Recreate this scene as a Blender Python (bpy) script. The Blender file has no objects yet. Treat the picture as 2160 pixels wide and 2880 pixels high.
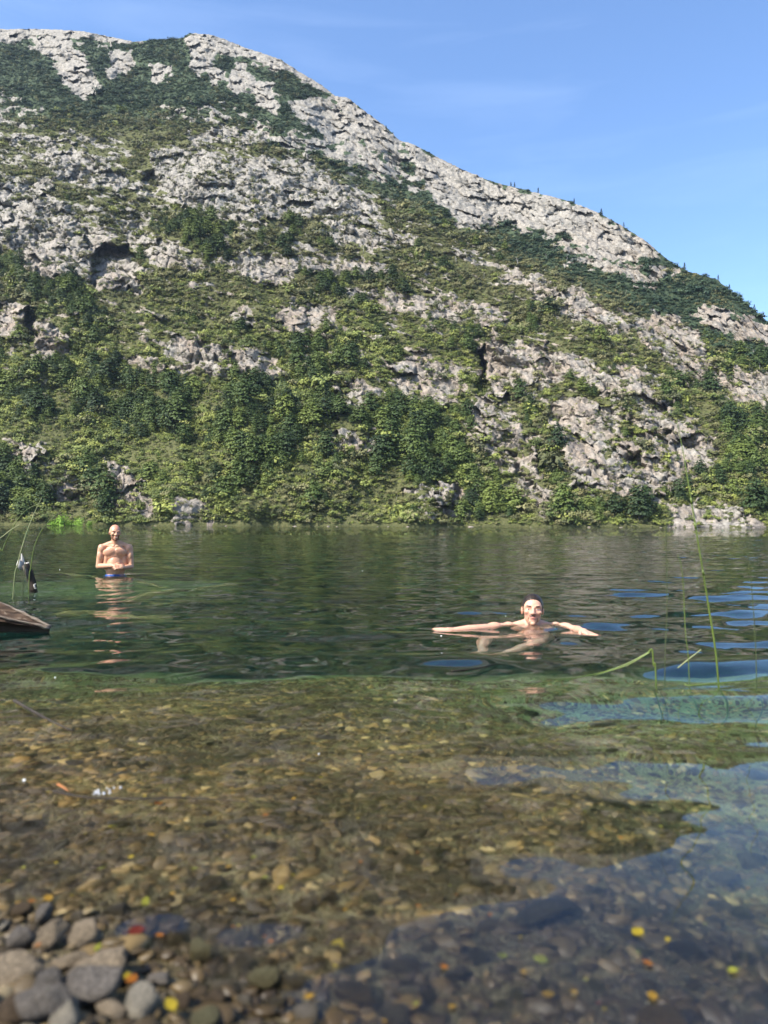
import bpy, bmesh, math, random
import numpy as np
from mathutils import Vector, Matrix, Euler

S = bpy.context.scene
C = S.collection
RNG = np.random.default_rng(11)
random.seed(5)

# ------------------------------------------------------------------ camera
F = 2095.0                      # focal length in pixels of a 2160 x 2880 frame
CAMH = 0.78
cam_data = bpy.data.cameras.new('camera')
cam = bpy.data.objects.new('camera', cam_data)
C.objects.link(cam)
S.camera = cam
cam_data.sensor_fit = 'VERTICAL'
cam_data.sensor_height = 36.0
cam_data.lens = 36.0 * F / 2880.0
cam_data.clip_start = 0.05
cam_data.clip_end = 6000.0
cam.location = (0, 0, CAMH)
cam.rotation_euler = (math.radians(90) + math.atan(38 / F), math.radians(-0.2), 0)
cam_data.dof.use_dof = True
cam_data.dof.focus_distance = 13.0
cam_data.dof.aperture_fstop = 2.5
S.render.resolution_x, S.render.resolution_y = 768, 1024

# ------------------------------------------------------------------ sun and sky
SUN_EL = math.radians(47)
SUN_AZ = (-0.82, -0.572)         # horizontal direction towards the sun
sd = Vector((SUN_AZ[0] * math.cos(SUN_EL), SUN_AZ[1] * math.cos(SUN_EL), math.sin(SUN_EL))).normalized()
sun_data = bpy.data.lights.new('sun', 'SUN')
sun_data.energy = 4.8
sun_data.angle = math.radians(0.5)
sun_data.color = (1.0, 0.955, 0.88)
sun = bpy.data.objects.new('sun', sun_data)
sun.rotation_euler = sd.to_track_quat('Z', 'Y').to_euler()
sun.location = (-20, -20, 40)
C.objects.link(sun)

world = bpy.data.worlds.new('World')
S.world = world
world.use_nodes = True
wt = world.node_tree
wt.nodes.clear()
def wn(t, **k):
    n = wt.nodes.new(t)
    for a, b in k.items(): setattr(n, a, b)
    return n
wl = wt.links.new
sky = wn('ShaderNodeTexSky', sky_type='NISHITA', sun_disc=False)
sky.sun_elevation = SUN_EL
sky.sun_rotation = math.atan2(SUN_AZ[0], SUN_AZ[1])
sky.altitude = 300
sky.air_density = 1.0
sky.dust_density = 1.6
sky.ozone_density = 2.6
tc = wn('ShaderNodeTexCoord')
# a faint streak of high cirrus
mp = wn('ShaderNodeMapping'); mp.inputs['Scale'].default_value = (1.6, 1.6, 11.0); mp.inputs['Rotation'].default_value = (0.0, 0.09, 0.0)
cn = wn('ShaderNodeTexNoise'); cn.inputs['Scale'].default_value = 2.2; cn.inputs['Detail'].default_value = 6; cn.inputs['Distortion'].default_value = 0.4
cr = wn('ShaderNodeMapRange'); cr.inputs['From Min'].default_value = 0.52; cr.inputs['From Max'].default_value = 0.85; cr.inputs['To Max'].default_value = 0.07
wl(tc.outputs['Generated'], mp.inputs['Vector']); wl(mp.outputs['Vector'], cn.inputs['Vector']); wl(cn.outputs['Fac'], cr.inputs['Value'])
mx = wn('ShaderNodeMix', data_type='RGBA'); mx.inputs['B'].default_value = (5.6, 6.6, 8.2, 1)
hs = wn('ShaderNodeHueSaturation'); hs.inputs['Saturation'].default_value = 1.12; hs.inputs['Hue'].default_value = 0.503
wl(sky.outputs['Color'], hs.inputs['Color'])
wl(hs.outputs['Color'], mx.inputs['A']); 
sz = wn('ShaderNodeSeparateXYZ'); wl(tc.outputs['Generated'], sz.inputs[0])
up_ = wn('ShaderNodeMapRange'); up_.inputs['From Min'].default_value = 0.15; up_.inputs['From Max'].default_value = 0.5; wl(sz.outputs['Z'], up_.inputs['Value'])
ml = wn('ShaderNodeMath', operation='MULTIPLY'); wl(cr.outputs['Result'], ml.inputs[0]); wl(up_.outputs['Result'], ml.inputs[1])
wl(ml.outputs[0], mx.inputs['Factor'])
bg = wn('ShaderNodeBackground'); bg.inputs['Strength'].default_value = 0.15
wl(mx.outputs['Result'], bg.inputs['Color'])
wo = wn('ShaderNodeOutputWorld'); wl(bg.outputs['Background'], wo.inputs['Surface'])

S.view_settings.view_transform = 'Standard'
S.view_settings.look = 'None'
S.view_settings.gamma = 1.0
S.view_settings.use_curve_mapping = False
S.view_settings.exposure = 1.08
cy = S.cycles
cy.use_denoising = True
cy.max_bounces = 8
cy.diffuse_bounces = 3
cy.glossy_bounces = 4
cy.transmission_bounces = 6
cy.transparent_max_bounces = 8
cy.volume_bounces = 0
cy.caustics_refractive = True
cy.caustics_reflective = False
cy.blur_glossy = 2.0
cy.sample_clamp_indirect = 6.0

# ------------------------------------------------------------------ helpers
CAM_ROT = np.array(Euler(cam.rotation_euler).to_matrix())
def ray(px, py):
    d = CAM_ROT @ np.array([(px - 1080) / F, (1440 - py) / F, -1.0])
    return d
def on_plane(px, py, z=0.0):
    d = ray(px, py)
    t = (z - CAMH) / d[2]
    return np.array([0, 0, CAMH]) + d * t
def at_depth(px, py, y):
    d = ray(px, py)
    return np.array([0, 0, CAMH]) + d * (y / d[1])
def project(p):
    """pixels of world points (n,3)"""
    q = (np.asarray(p) - np.array([0, 0, CAMH])) @ CAM_ROT
    return 1080 + F * q[:, 0] / -q[:, 2], 1440 - F * q[:, 1] / -q[:, 2]

PERM = np.random.default_rng(3).permutation(512).astype(np.int64)
PERM = np.concatenate([PERM, PERM])
GR = np.random.default_rng(4).uniform(0, 2 * np.pi, 512)
GRX, GRY = np.cos(GR), np.sin(GR)
def perlin(x, y, seed=0):
    xi = np.floor(x).astype(np.int64); yi = np.floor(y).astype(np.int64)
    xf = x - xi; yf = y - yi
    u = xf * xf * xf * (xf * (xf * 6 - 15) + 10); v = yf * yf * yf * (yf * (yf * 6 - 15) + 10)
    def g(ix, iy, dx, dy):
        h = PERM[(PERM[(ix + seed * 37) & 511] + iy) & 511]
        return GRX[h] * dx + GRY[h] * dy
    a = g(xi, yi, xf, yf); b = g(xi + 1, yi, xf - 1, yf)
    c = g(xi, yi + 1, xf, yf - 1); d = g(xi + 1, yi + 1, xf - 1, yf - 1)
    return ((a + u * (b - a)) * (1 - v) + (c + u * (d - c)) * v) * 1.5
def fbm(x, y, oct=5, seed=0, gain=0.5):
    r = np.zeros_like(x); a = 1.0; s = 0.0
    for o in range(oct):
        r += a * perlin(x * 2 ** o, y * 2 ** o, seed + o * 7); s += a; a *= gain
    return r / s
def ridged(x, y, oct=4, seed=0):
    r = np.zeros_like(x); a = 1.0; s = 0.0
    for o in range(oct):
        r += a * (1 - np.abs(perlin(x * 2 ** o, y * 2 ** o, seed + o * 7)) * 2); s += a; a *= 0.5
    return r / s
def crag(x, y, seed=0, tilt=1.0):
    """blocky cells, each a tilted plane at its own height"""
    xi = np.floor(x).astype(np.int64); yi = np.floor(y).astype(np.int64)
    best = np.full(x.shape, 1e9); sec = np.full(x.shape, 1e9); val = np.zeros_like(x)
    for i in (-1, 0, 1):
        for j in (-1, 0, 1):
            h = PERM[(PERM[(xi + i + seed * 53) & 511] + yi + j) & 511]
            cx = xi + i + 0.5 + 0.45 * GRX[h]; cyy = yi + j + 0.5 + 0.45 * GRY[(h * 7 + 3) & 511]
            dx = x - cx; dy = y - cyy
            d = dx * dx + dy * dy
            hv = ((h * 97) & 511) / 511.0 - 0.5 + tilt * (GRX[(h * 5 + 1) & 511] * dx + GRY[(h * 11 + 2) & 511] * dy)
            m = d < best
            sec = np.where(m, best, np.minimum(sec, d))
            val = np.where(m, hv, val); best = np.where(m, d, best)
    return val, np.sqrt(sec) - np.sqrt(best)
def smooth(a, b, x):
    t = np.clip((x - a) / (b - a), 0, 1)
    return t * t * (3 - 2 * t)

def grid_mesh(name, P, smooth_shade=True):
    """P (rows, cols, 3) -> mesh"""
    r, c = P.shape[:2]
    me = bpy.data.meshes.new(name)
    me.vertices.add(r * c)
    me.vertices.foreach_set('co', P.reshape(-1).astype(np.float32))
    i = np.arange(r * c).reshape(r, c)
    q = np.stack([i[:-1, :-1], i[:-1, 1:], i[1:, 1:], i[1:, :-1]], -1).reshape(-1)
    n = (r - 1) * (c - 1)
    me.loops.add(n * 4); me.loops.foreach_set('vertex_index', q.astype(np.int32))
    me.polygons.add(n)
    me.polygons.foreach_set('loop_start', np.arange(0, n * 4, 4, dtype=np.int32))
    me.polygons.foreach_set('use_smooth', np.full(n, smooth_shade))
    me.update(calc_edges=True)
    return me
def link(name, data, parent=None, mat=None, loc=None):
    o = bpy.data.objects.new(name, data); C.objects.link(o)
    if parent is not None: o.parent = parent
    if mat is not None and data is not None:
        data.materials.clear(); data.materials.append(mat)
    if loc is not None: o.location = loc
    return o
def tag(o, label=None, cat=None, group=None, kind=None):
    for k, v in (('label', label), ('category', cat), ('group', group), ('kind', kind)):
        if v: o[k] = v
    return o
def vattr(me, name, arr):
    a = me.attributes.new(name, 'FLOAT', 'POINT')
    a.data.foreach_set('value', np.asarray(arr, dtype=np.float32).reshape(-1))

def bm_mesh(name, bm, smooth_shade=True):
    me = bpy.data.meshes.new(name); bm.to_mesh(me); bm.free()
    if smooth_shade:
        me.polygons.foreach_set('use_smooth', np.ones(len(me.polygons), bool))
    return me

class NT:
    """small node-tree builder"""
    def __init__(self, name):
        self.m = bpy.data.materials.new(name); self.m.use_nodes = True
        self.t = self.m.node_tree; self.t.nodes.clear()
        self.out = self.n('ShaderNodeOutputMaterial')
    def n(self, t, inp=None, **k):
        x = self.t.nodes.new(t)
        for a, b in k.items(): setattr(x, a, b)
        for a, b in (inp or {}).items(): self.set(x, a, b)
        return x
    def set(self, x, a, b):
        s = x.inputs[a]
        if isinstance(b, bpy.types.NodeSocket): self.t.links.new(b, s)
        else: s.default_value = b
    def noise(self, vec, scale, detail=4, rough=0.55, dist=0.0):
        n = self.n('ShaderNodeTexNoise', {'Scale': scale, 'Detail': detail, 'Roughness': rough, 'Distortion': dist})
        if vec is not None: self.set(n, 'Vector', vec)
        return n.outputs['Fac']
    def ramp(self, fac, stops):
        r = self.n('ShaderNodeValToRGB'); self.set(r, 'Fac', fac)
        e = r.color_ramp.elements
        while len(e) < len(stops): e.new(0.5)
        for q, (p, c) in zip(e, stops):
            q.position = p; q.color = (*c, 1) if len(c) == 3 else c
        return r.outputs['Color']
    def mix(self, f, a, b, blend='MIX'):
        x = self.n('ShaderNodeMix', data_type='RGBA', blend_type=blend)
        self.set(x, 'Factor', f)
        for nm, v in (('A', a), ('B', b)):
            sk = [s for s in x.inputs if s.name == nm and s.type == 'RGBA'][0]
            if isinstance(v, bpy.types.NodeSocket): self.t.links.new(v, sk)
            else: sk.default_value = (*v, 1) if len(v) == 3 else v
        return [s for s in x.outputs if s.type == 'RGBA'][0]
    def math(self, op, a, b=0.0, c=0.0, clamp=False):
        x = self.n('ShaderNodeMath', operation=op); x.use_clamp = clamp
        for i, v in enumerate((a, b, c)):
            if isinstance(v, bpy.types.NodeSocket): self.t.links.new(v, x.inputs[i])
            else: x.inputs[i].default_value = v
        return x.outputs[0]
    def rng(self, v, a, b, c=0.0, d=1.0):
        return self.n('ShaderNodeMapRange', {'Value': v, 'From Min': a, 'From Max': b, 'To Min': c, 'To Max': d}).outputs['Result']
    def mapping(self, vec, scale=(1, 1, 1), rot=(0, 0, 0)):
        return self.n('ShaderNodeMapping', {'Vector': vec, 'Scale': scale, 'Rotation': rot}).outputs['Vector']
    def attr(self, name):
        return self.n('ShaderNodeAttribute', attribute_name=name)
    def bump(self, h, strength=0.5, dist=0.1, normal=None):
        b = self.n('ShaderNodeBump', {'Height': h, 'Strength': strength, 'Distance': dist})
        if normal is not None: self.set(b, 'Normal', normal)
        return b.outputs['Normal']
    def bsdf(self, color, rough=0.7, normal=None, spec=0.3, **k):
        b = self.n('ShaderNodeBsdfPrincipled')
        self.set(b, 'Base Color', color if isinstance(color, bpy.types.NodeSocket) or len(color) == 4 else (*color, 1))
        self.set(b, 'Roughness', rough); self.set(b, 'Specular IOR Level', spec)
        if normal is not None: self.set(b, 'Normal', normal)
        for a, v in k.items(): self.set(b, a.replace('_', ' '), v)
        self.set(self.out, 'Surface', b.outputs['BSDF'])
        return b
    def pos(self): return self.n('ShaderNodeNewGeometry').outputs['Position']
    def obj(self): return self.n('ShaderNodeTexCoord').outputs['Object']
    def rand(self): return self.n('ShaderNodeObjectInfo').outputs['Random']
# ------------------------------------------------------------------ the mountain
# skyline and rock outcrops are surveyed as bearings (read off at 1659 px width, K scales them) and turned into real ground at real distances
K = 2160 / 1659.0
SKYLINE = np.array([(-420, 60), (-200, 40), (0, 66), (45, 65), (110, 66), (170, 70), (230, 82), (280, 92), (330, 87), (385, 84), (400, 73), (440, 75), (475, 85),
    (520, 103), (560, 116), (600, 129), (640, 155), (690, 184), (720, 208), (745, 210), (775, 233), (830, 273), (860, 303), (890, 311),
    (950, 343), (1000, 366), (1060, 391), (1150, 413), (1230, 433), (1290, 456), (1345, 486), (1400, 521), (1440, 556), (1480, 581),
    (1550, 601), (1600, 641), (1659, 691), (1800, 770), (2000, 850)], float) * K
uc = (SKYLINE[:, 0] - 1080) / F
PITCH = math.atan(38 / F)
vc = np.tan(np.arctan((1440 - SKYLINE[:, 1]) / F) + PITCH)
NU, NW, NB = 860, 640, 14
U = np.linspace(-0.72, 0.72, NU)
VS = np.interp(U, uc, vc)
YS = 450 + 10 * perlin(U * 7, U * 0 + .5, 2) + 5 * perlin(U * 23, U * 0 + .5, 4)
YR = np.interp(U, [-.72, -.5, -.2, .1, .35, .55, .72], [1220, 1190, 1110, 960, 830, 740, 700])
w = np.linspace(0, 1, NW)[:, None]
m = VS * YR / (YR - YS)
V = w * VS[None, :]
Y = YS[None, :] / (1 - V / m[None, :])
AX = U[None, :] * Y                       # metres along the lake
ZZ = V * Y                                # metres above the camera
PX = 1080 + F * U[None, :] + 0 * V
PY = 1440 - F * np.tan(np.arctan(V) - PITCH)
DX, DY = PX / K, PY / K                   # survey coordinates

ROCKS = [  # (density, ring)
 (1.0, [(-300, 40), (0, 62), (110, 60), (230, 78), (285, 90), (200, 88), (120, 80), (30, 86), (0, 92), (-300, 120)]),
 (.95, [(48, 92), (85, 84), (130, 82), (178, 128), (200, 190), (175, 214), (140, 190), (95, 125)]),
 (.9, [(213, 150), (235, 115), (262, 108), (278, 128), (255, 165), (225, 165)]),
 (.8, [(318, 150), (340, 130), (362, 150), (350, 178), (325, 175)]),
 (1.0, [(385, 84), (400, 70), (440, 72), (520, 100), (600, 126), (690, 182), (715, 205), (660, 180), (600, 150), (540, 130), (490, 112), (440, 108), (410, 100)]),
 (.95, [(405, 90), (460, 95), (455, 125), (420, 165), (405, 150)]),
 (.95, [(435, 148), (470, 145), (480, 172), (450, 180)]),
 (.95, [(490, 150), (525, 145), (530, 185), (505, 205), (490, 185)]),
 (.95, [(532, 165), (560, 180), (600, 225), (592, 245), (555, 220), (535, 190)]),
 (1.0, [(625, 215), (680, 220), (720, 235), (770, 290), (760, 312), (700, 300), (640, 250)]),
 (1.0, [(715, 208), (745, 205), (790, 245), (830, 272), (860, 302), (850, 330), (790, 318), (755, 270)]),
 (.85, [(310, 335), (360, 320), (430, 330), (480, 345), (640, 345), (800, 430), (830, 470), (740, 480), (640, 470), (470, 480), (380, 440), (330, 405)]),
 (.62, [(400, 285), (470, 270), (600, 290), (760, 310), (860, 305), (980, 400), (900, 420), (700, 345), (560, 320), (420, 310)]),
 (.45, [(350, 230), (420, 225), (560, 262), (700, 300), (600, 300), (440, 280), (340, 262)]),
 (.5, [(-200, 190), (0, 200), (110, 260), (180, 290), (240, 330), (320, 400), (300, 440), (200, 390), (60, 330), (-200, 330)]),
 (.85, [(70, 330), (140, 320), (220, 350), (280, 400), (200, 410), (110, 375)]),
 (.78, [(860, 300), (950, 342), (1060, 392), (1150, 414), (1290, 456), (1345, 487), (1400, 520), (1430, 550), (1330, 560), (1210, 500), (1080, 480), (1000, 490), (930, 430)]),
 (.55, [(1180, 500), (1300, 520), (1420, 570), (1470, 600), (1380, 610), (1230, 560)]),
 (1.0, [(-250, 440), (-60, 410), (30, 410), (90, 415), (170, 480), (230, 520), (262, 540), (292, 600), (300, 636), (250, 630), (190, 612), (150, 590), (95, 600), (50, 585), (20, 545), (-60, 530), (-250, 560)]),
 (.9, [(240, 472), (280, 480), (330, 520), (400, 556), (450, 580), (390, 585), (320, 570), (270, 525)]),
 (1.0, [(-60, 664), (0, 660), (50, 668), (48, 705), (20, 740), (-60, 745)]),
 (.95, [(62, 715), (85, 695), (112, 704), (140, 740), (150, 768), (100, 775), (66, 745)]),
 (.95, [(342, 742), (395, 735), (480, 752), (540, 765), (600, 792), (628, 815), (570, 825), (480, 810), (420, 790), (350, 765)]),
 (.6, [(270, 770), (340, 785), (420, 795), (380, 805), (290, 800)]),
 (.7, [(510, 555), (560, 545), (650, 570), (640, 600), (540, 612), (505, 590)]),
 (.85, [(600, 680), (650, 660), (715, 665), (725, 700), (660, 720), (610, 712)]),
 (.7, [(690, 505), (740, 490), (860, 500), (900, 520), (840, 535), (740, 530)]),
 (.55, [(520, 480), (590, 470), (600, 490), (540, 510)]),
 (.85, [(735, 620), (800, 630), (900, 640), (1000, 650), (1090, 672), (1112, 705), (1040, 700), (930, 685), (850, 665), (770, 650)]),
 (.75, [(640, 555), (760, 560), (850, 580), (760, 598), (660, 590)]),
 (.8, [(1080, 600), (1160, 590), (1200, 615), (1290, 650), (1350, 690), (1370, 730), (1310, 715), (1220, 680), (1150, 630)]),
 (.95, [(1365, 690), (1410, 680), (1460, 690), (1520, 735), (1530, 775), (1470, 780), (1400, 745)]),
 (.9, [(1510, 668), (1560, 672), (1600, 690), (1700, 720), (1700, 745), (1600, 720), (1540, 700)]),
 (.95, [(1570, 830), (1610, 805), (1700, 815), (1740, 880), (1650, 880), (1590, 862)]),
 (.6, [(1440, 770), (1560, 800), (1600, 830), (1540, 850), (1460, 810)]),
 (.85, [(1045, 740), (1110, 735), (1190, 760), (1280, 775), (1290, 800), (1200, 815), (1160, 850), (1060, 855)]),
 (.9, [(1180, 865), (1240, 855), (1300, 880), (1305, 930), (1300, 985), (1340, 1000), (1330, 1050), (1270, 1060), (1230, 1000), (1190, 930)]),
 (.5, [(1305, 870), (1440, 860), (1540, 950), (1545, 1010), (1450, 1065), (1340, 1060), (1320, 960)]),
 (.9, [(1440, 950), (1500, 930), (1540, 970), (1520, 1010), (1460, 1000)]),
 (.55, [(1250, 800), (1370, 800), (1440, 850), (1380, 870), (1290, 850)]),
 (.5, [(1020, 860), (1080, 870), (1150, 960), (1190, 1080), (1175, 1110), (1100, 1040), (1020, 960)]),
 (.72, [(830, 780), (900, 770), (1000, 800), (1010, 850), (930, 880), (860, 860)]),
 (.85, [(698, 955), (740, 935), (810, 940), (818, 985), (760, 1000), (705, 985)]),
 (.55, [(700, 830), (780, 820), (840, 850), (800, 880), (720, 870)]),
 (.75, [(105, 1050), (150, 1015), (185, 1040), (180, 1085), (125, 1090)]),
 (.75, [(215, 1000), (260, 1000), (330, 1090), (320, 1112), (270, 1112), (240, 1050)]),
 (.7, [(370, 1085), (430, 1080), (460, 1100), (455, 1122), (380, 1122)]),
 (.9, [(1450, 1096), (1500, 1090), (1540, 1110), (1530, 1132), (1455, 1132)]),
 (.85, [(1515, 1090), (1570, 1085), (1620, 1115), (1640, 1132), (1530, 1132)]),
 (.5, [(880, 1060), (960, 1040), (1010, 1070), (1000, 1110), (920, 1110)]),
 (.5, [(20, 950), (110, 970), (130, 1010), (60, 1030), (10, 1000)]),
 (.55, [(480, 680), (520, 660), (570, 690), (540, 720)]),
 (.5, [(-200, 600), (-60, 620), (-60, 700), (-200, 700)]),
 (.6, [(1659, 480), (1800, 760), (2000, 840), (1900, 900), (1700, 800)]),
]
def ring_sd(x, y, ring):
    """signed distance, negative inside"""
    d = np.full(x.shape, 1e9); ins = np.zeros(x.shape, bool)
    n = len(ring)
    for i in range(n):
        (x0, y0), (x1, y1) = ring[i], ring[(i + 1) % n]
        ex, ey = x1 - x0, y1 - y0
        t = np.clip(((x - x0) * ex + (y - y0) * ey) / (ex * ex + ey * ey + 1e-9), 0, 1)
        d = np.minimum(d, (x - x0 - t * ex) ** 2 + (y - y0 - t * ey) ** 2)
        if y0 != y1:
            c = ((y0 > y) != (y1 > y)) & (x < (x1 - x0) * (y - y0) / (y1 - y0) + x0)
            ins ^= c
    d = np.sqrt(d)
    return np.where(ins, -d, d)
# warp the survey so outlines are ragged
wx = DX + 24 * fbm(DX / 46, DY / 40, 4, 21); wy = DY + 18 * fbm(DX / 46, DY / 40, 4, 31)
R = np.zeros_like(DX)
for dens, ring in ROCKS:
    rr = np.array(ring); x0, y0 = rr.min(0) - 40; x1, y1 = rr.max(0) + 40
    sel = (DX > x0) & (DX < x1) & (DY > y0) & (DY < y1)
    if not sel.any(): continue
    s = ring_sd(wx[sel], wy[sel], ring)
    R[sel] = np.maximum(R[sel], dens * smooth(16, -10, s))
# ledges: short bands of rock that dip to the right across the middle of the face
q = DY - 0.24 * DX
led = fbm(DX / 120, q / 17, 4, 41) * 0.5 + fbm(DX / 36, q / 9, 3, 51) * 0.5
mid = smooth(250, 330, DY) * (1 - smooth(760, 960, DY))
low = smooth(640, 800, DY) * smooth(900, 1050, DX) * (1 - .5 * smooth(1060, 1120, DY))
band = np.maximum(mid, low * 0.8)
brk = fbm(DX / 22, DY / 14, 4, 61)
hi = smooth(300, 230, DY - np.maximum(0, DX - 480) * 0.45)          # the smooth green upper slopes
rock = np.where(R > 0.02, smooth(0.33, 0.46, (R - .085 * smooth(520, 440, DY) * smooth(180, 260, DY) + .10 * smooth(850, 1000, DX) * smooth(600, 700, DY)) * (.95 - .06 * smooth(200, 330, DY)) + 1.0 * brk * (1.12 - R) - .09 * smooth(420, 250, DX) * smooth(460, 380, DY) + 0.9 * led * (1.0 - .6 * R) + .02), 0)
rock = np.maximum(rock, band * (1 - hi) * smooth(-0.03, 0.06, led - .10 * smooth(440, 520, DY) - .03 * smooth(520, 400, DY) - .05 * smooth(500, 640, DY)) * 0.95)
edge_u = smooth(1.0, 0.985, w) + 0 * DX

bl = rock.copy()
for ax_, k_ in ((0, 5), (1, 5)):
    cs_ = np.cumsum(np.pad(bl, [(k_ + 1, k_) if a == ax_ else (0, 0) for a in (0, 1)], mode='edge'), axis=ax_)
    n_ = bl.shape[ax_]
    bl = (np.take(cs_, np.arange(2 * k_ + 1, 2 * k_ + 1 + n_), ax_) - np.take(cs_, np.arange(0, n_), ax_)) / (2 * k_ + 1)
rock_near = bl
# relief in metres, pushed along the bearing so the survey still holds, then small true offsets
big = hi * 16 * ridged((AX + .9 * ZZ) / 120, (ZZ - .9 * AX) / 420, 3, 83) + fbm(AX / 150, ZZ / 170, 4, 71) * 26 + ridged((AX + .5 * ZZ) / 95, (ZZ - .4 * AX) / 190, 3, 81) * 13
st = (ZZ * 1.0 + 0.22 * AX) / 34 + 0.9 * fbm(AX / 90, ZZ / 60, 3, 91)
saw = st - np.floor(st)
step = np.where(saw < .7, -saw / .7, -(1 - saw) / .3) * 7              # cliffs, then benches
c1, e1 = crag(AX / 19 + .7 * fbm(AX / 40, ZZ / 40, 3, 6), (ZZ + .25 * AX) / 15 + .7 * fbm(AX / 40, ZZ / 40, 3, 7), 1, 1.1)
c2, e2 = crag(AX / 5.4 + .7 * fbm(AX / 11, ZZ / 11, 3, 5), (ZZ + .3 * AX) / 4.6 + .7 * fbm(AX / 11, ZZ / 11, 3, 8), 2, 1.15)
c3, e3 = crag(AX / 2.3, (ZZ + .2 * AX) / 2.0, 3, .9)
fine = fbm(AX / 5, ZZ / 5, 4, 101)
vary = .15 + 1.1 * smooth(-.15, .3, fbm(AX / 50, ZZ / 40, 3, 171))
lay = (ZZ + .28 * AX) / 5.5 + 1.3 * fbm(AX / 26, ZZ / 20, 3, 181); lay = lay - np.floor(lay)
jag = c1 * (4.0 + 6.0 * smooth(-.25, .25, fbm(AX / 80, ZZ / 70, 3, 201))) + np.where(lay < .75, lay / .75, (1 - lay) / .25) * 1.0 * (1.3 - vary) + (c2 * 2.1 + c3 * .95 - smooth(.14, 0, e2) * .8) * vary + fine * 1.0 - smooth(.10, 0, e1) * 2.0
# the dark gully, the overhang and the corner blocks read in the photograph
def pit(ring, depth, soft=6):
    return smooth(soft, -soft, ring_sd(wx, wy, ring)) * depth
pits = pit([(192, 560), (232, 528), (270, 526), (292, 560), (300, 618), (262, 600), (215, 590), (205, 618), (190, 612)], 34, 3) \
     + pit([(1034, 760), (1046, 745), (1050, 850), (1030, 850)], 44, 5) + pit([(310, 390), (332, 372), (334, 410), (318, 415)], 16, 6) \
     + pit([(1350, 985), (1385, 975), (1390, 1010), (1365, 1025)], 12, 5) + pit([(700, 870), (722, 850), (724, 905), (704, 905)], 12, 6) \
     + pit([(52, 668), (76, 672), (74, 735), (46, 740)], 34, 4) + pit([(860, 875), (905, 870), (985, 880), (985, 900), (880, 896)], 9, 6) \
     + pit([(905, 545), (990, 548), (1000, 556), (915, 556)], 7, 4) + pit([(200, 255), (225, 250), (222, 280), (205, 275)], 22, 9)
fade_t = smooth(1.0, .93, w); fade_b = smooth(0, .05, w)
dy = (big * fade_t + step * (1 - .75 * hi) * fade_t) * fade_b - rock * jag * (.35 + .65 * fade_b) + pits * fade_b + (1 - rock) * fine * 2.0 * fade_b
scl = 1 + dy / Y
lift = rock * (c2 * 1.7 + fine * 1.6 + c3 * .6) * fade_b * (.4 + .6 * edge_u) + (1 - rock) * fbm(AX / 8, ZZ / 8, 3, 111) * 1.2 * fade_b
P = np.stack([U[None, :] * Y * scl, Y * scl, CAMH + V * Y * scl + lift], -1)
P[0, :, 2] = -3.0
P[1, :, 2] = np.minimum(P[1, :, 2], .25)
# the far side of the ridge
back = []
top = P[-1]
for k in range(1, NB + 1):
    b = top.copy(); b[:, 1] += 16 * k + k * k * 2; b[:, 0] = top[:, 0] * b[:, 1] / top[:, 1]
    b[:, 2] = top[:, 2] - (1.5 * k + 2.2 * k * k); back.append(b)
P2 = np.concatenate([P, np.array(back)], 0)
ext = lambda a: np.concatenate([a, np.repeat(a[-1:], NB, 0)], 0)
me = grid_mesh('mountain', P2)
vattr(me, 'rock', ext(rock))
pink = smooth(420, 700, DY) * .8 + .3 * fbm(DX / 60, DY / 60, 3, 121)
vattr(me, 'pink', ext(np.clip(pink, 0, 1)))
vattr(me, 'upper', ext(hi))
crack = np.clip(smooth(.10, 0, e2) * .55 * vary + smooth(.08, 0, e1) * .9 + smooth(.08, 0, e3) * .25 * vary, 0, 1)
vattr(me, 'crack', ext(crack))

t = NT('granite_and_turf')
p = t.pos()
rk = t.attr('rock').outputs['Fac']; pk = t.attr('pink').outputs['Fac']; up = t.attr('upper').outputs['Fac']; ck = t.attr('crack').outputs['Fac']
n1 = t.noise(p, .05, 5, .6); n2 = t.noise(p, .30, 8, .72); n3 = t.noise(p, 1.4, 5, .7)
streak = t.noise(t.mapping(p, (.45, .45, .06)), 1.0, 5, .65, .4)
grey = t.ramp(n2, [(.25, (.07, .065, .058)), (.40, (.19, .177, .152)), (.58, (.32, .296, .252)), (.8, (.45, .42, .36))])
warm = t.ramp(n2, [(.25, (.07, .053, .040)), (.40, (.185, .142, .105)), (.58, (.315, .246, .185)), (.8, (.43, .355, .275))])
rc = t.mix(t.math('MULTIPLY', pk, t.rng(n1, .35, .62)), grey, warm)
rc = t.mix(t.math('MULTIPLY', t.rng(streak, .50, .66), .62), rc, (.095, .090, .082))
rc = t.mix(t.math('MULTIPLY', t.rng(n3, .55, .7), .35), rc, (.50, .475, .42))
rc = t.mix(t.math('MULTIPLY', ck, .75), rc, (.07, .065, .06))
turf = t.ramp(n3, [(.3, (.035, .045, .016)), (.5, (.085, .09, .034)), (.7, (.16, .14, .07))])
turf = t.mix(t.math('MULTIPLY', up, .85), turf, t.ramp(n3, [(.3, (.030, .050, .030)), (.6, (.055, .080, .042))]))
sel = t.rng(t.math('ADD', rk, t.math('MULTIPLY', t.math('SUBTRACT', n3, .5), .9)), .42, .58)
col = t.mix(sel, turf, rc)
h = t.math('ADD', t.math('MULTIPLY', n2, 1.6), n3)
t.bsdf(col, .9, t.bump(h, .55, 1.3), .15)
mountain = link('mountain', me, mat=t.m)
tag(mountain, kind='structure')
P_flat = P.reshape(-1, 3)

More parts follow.
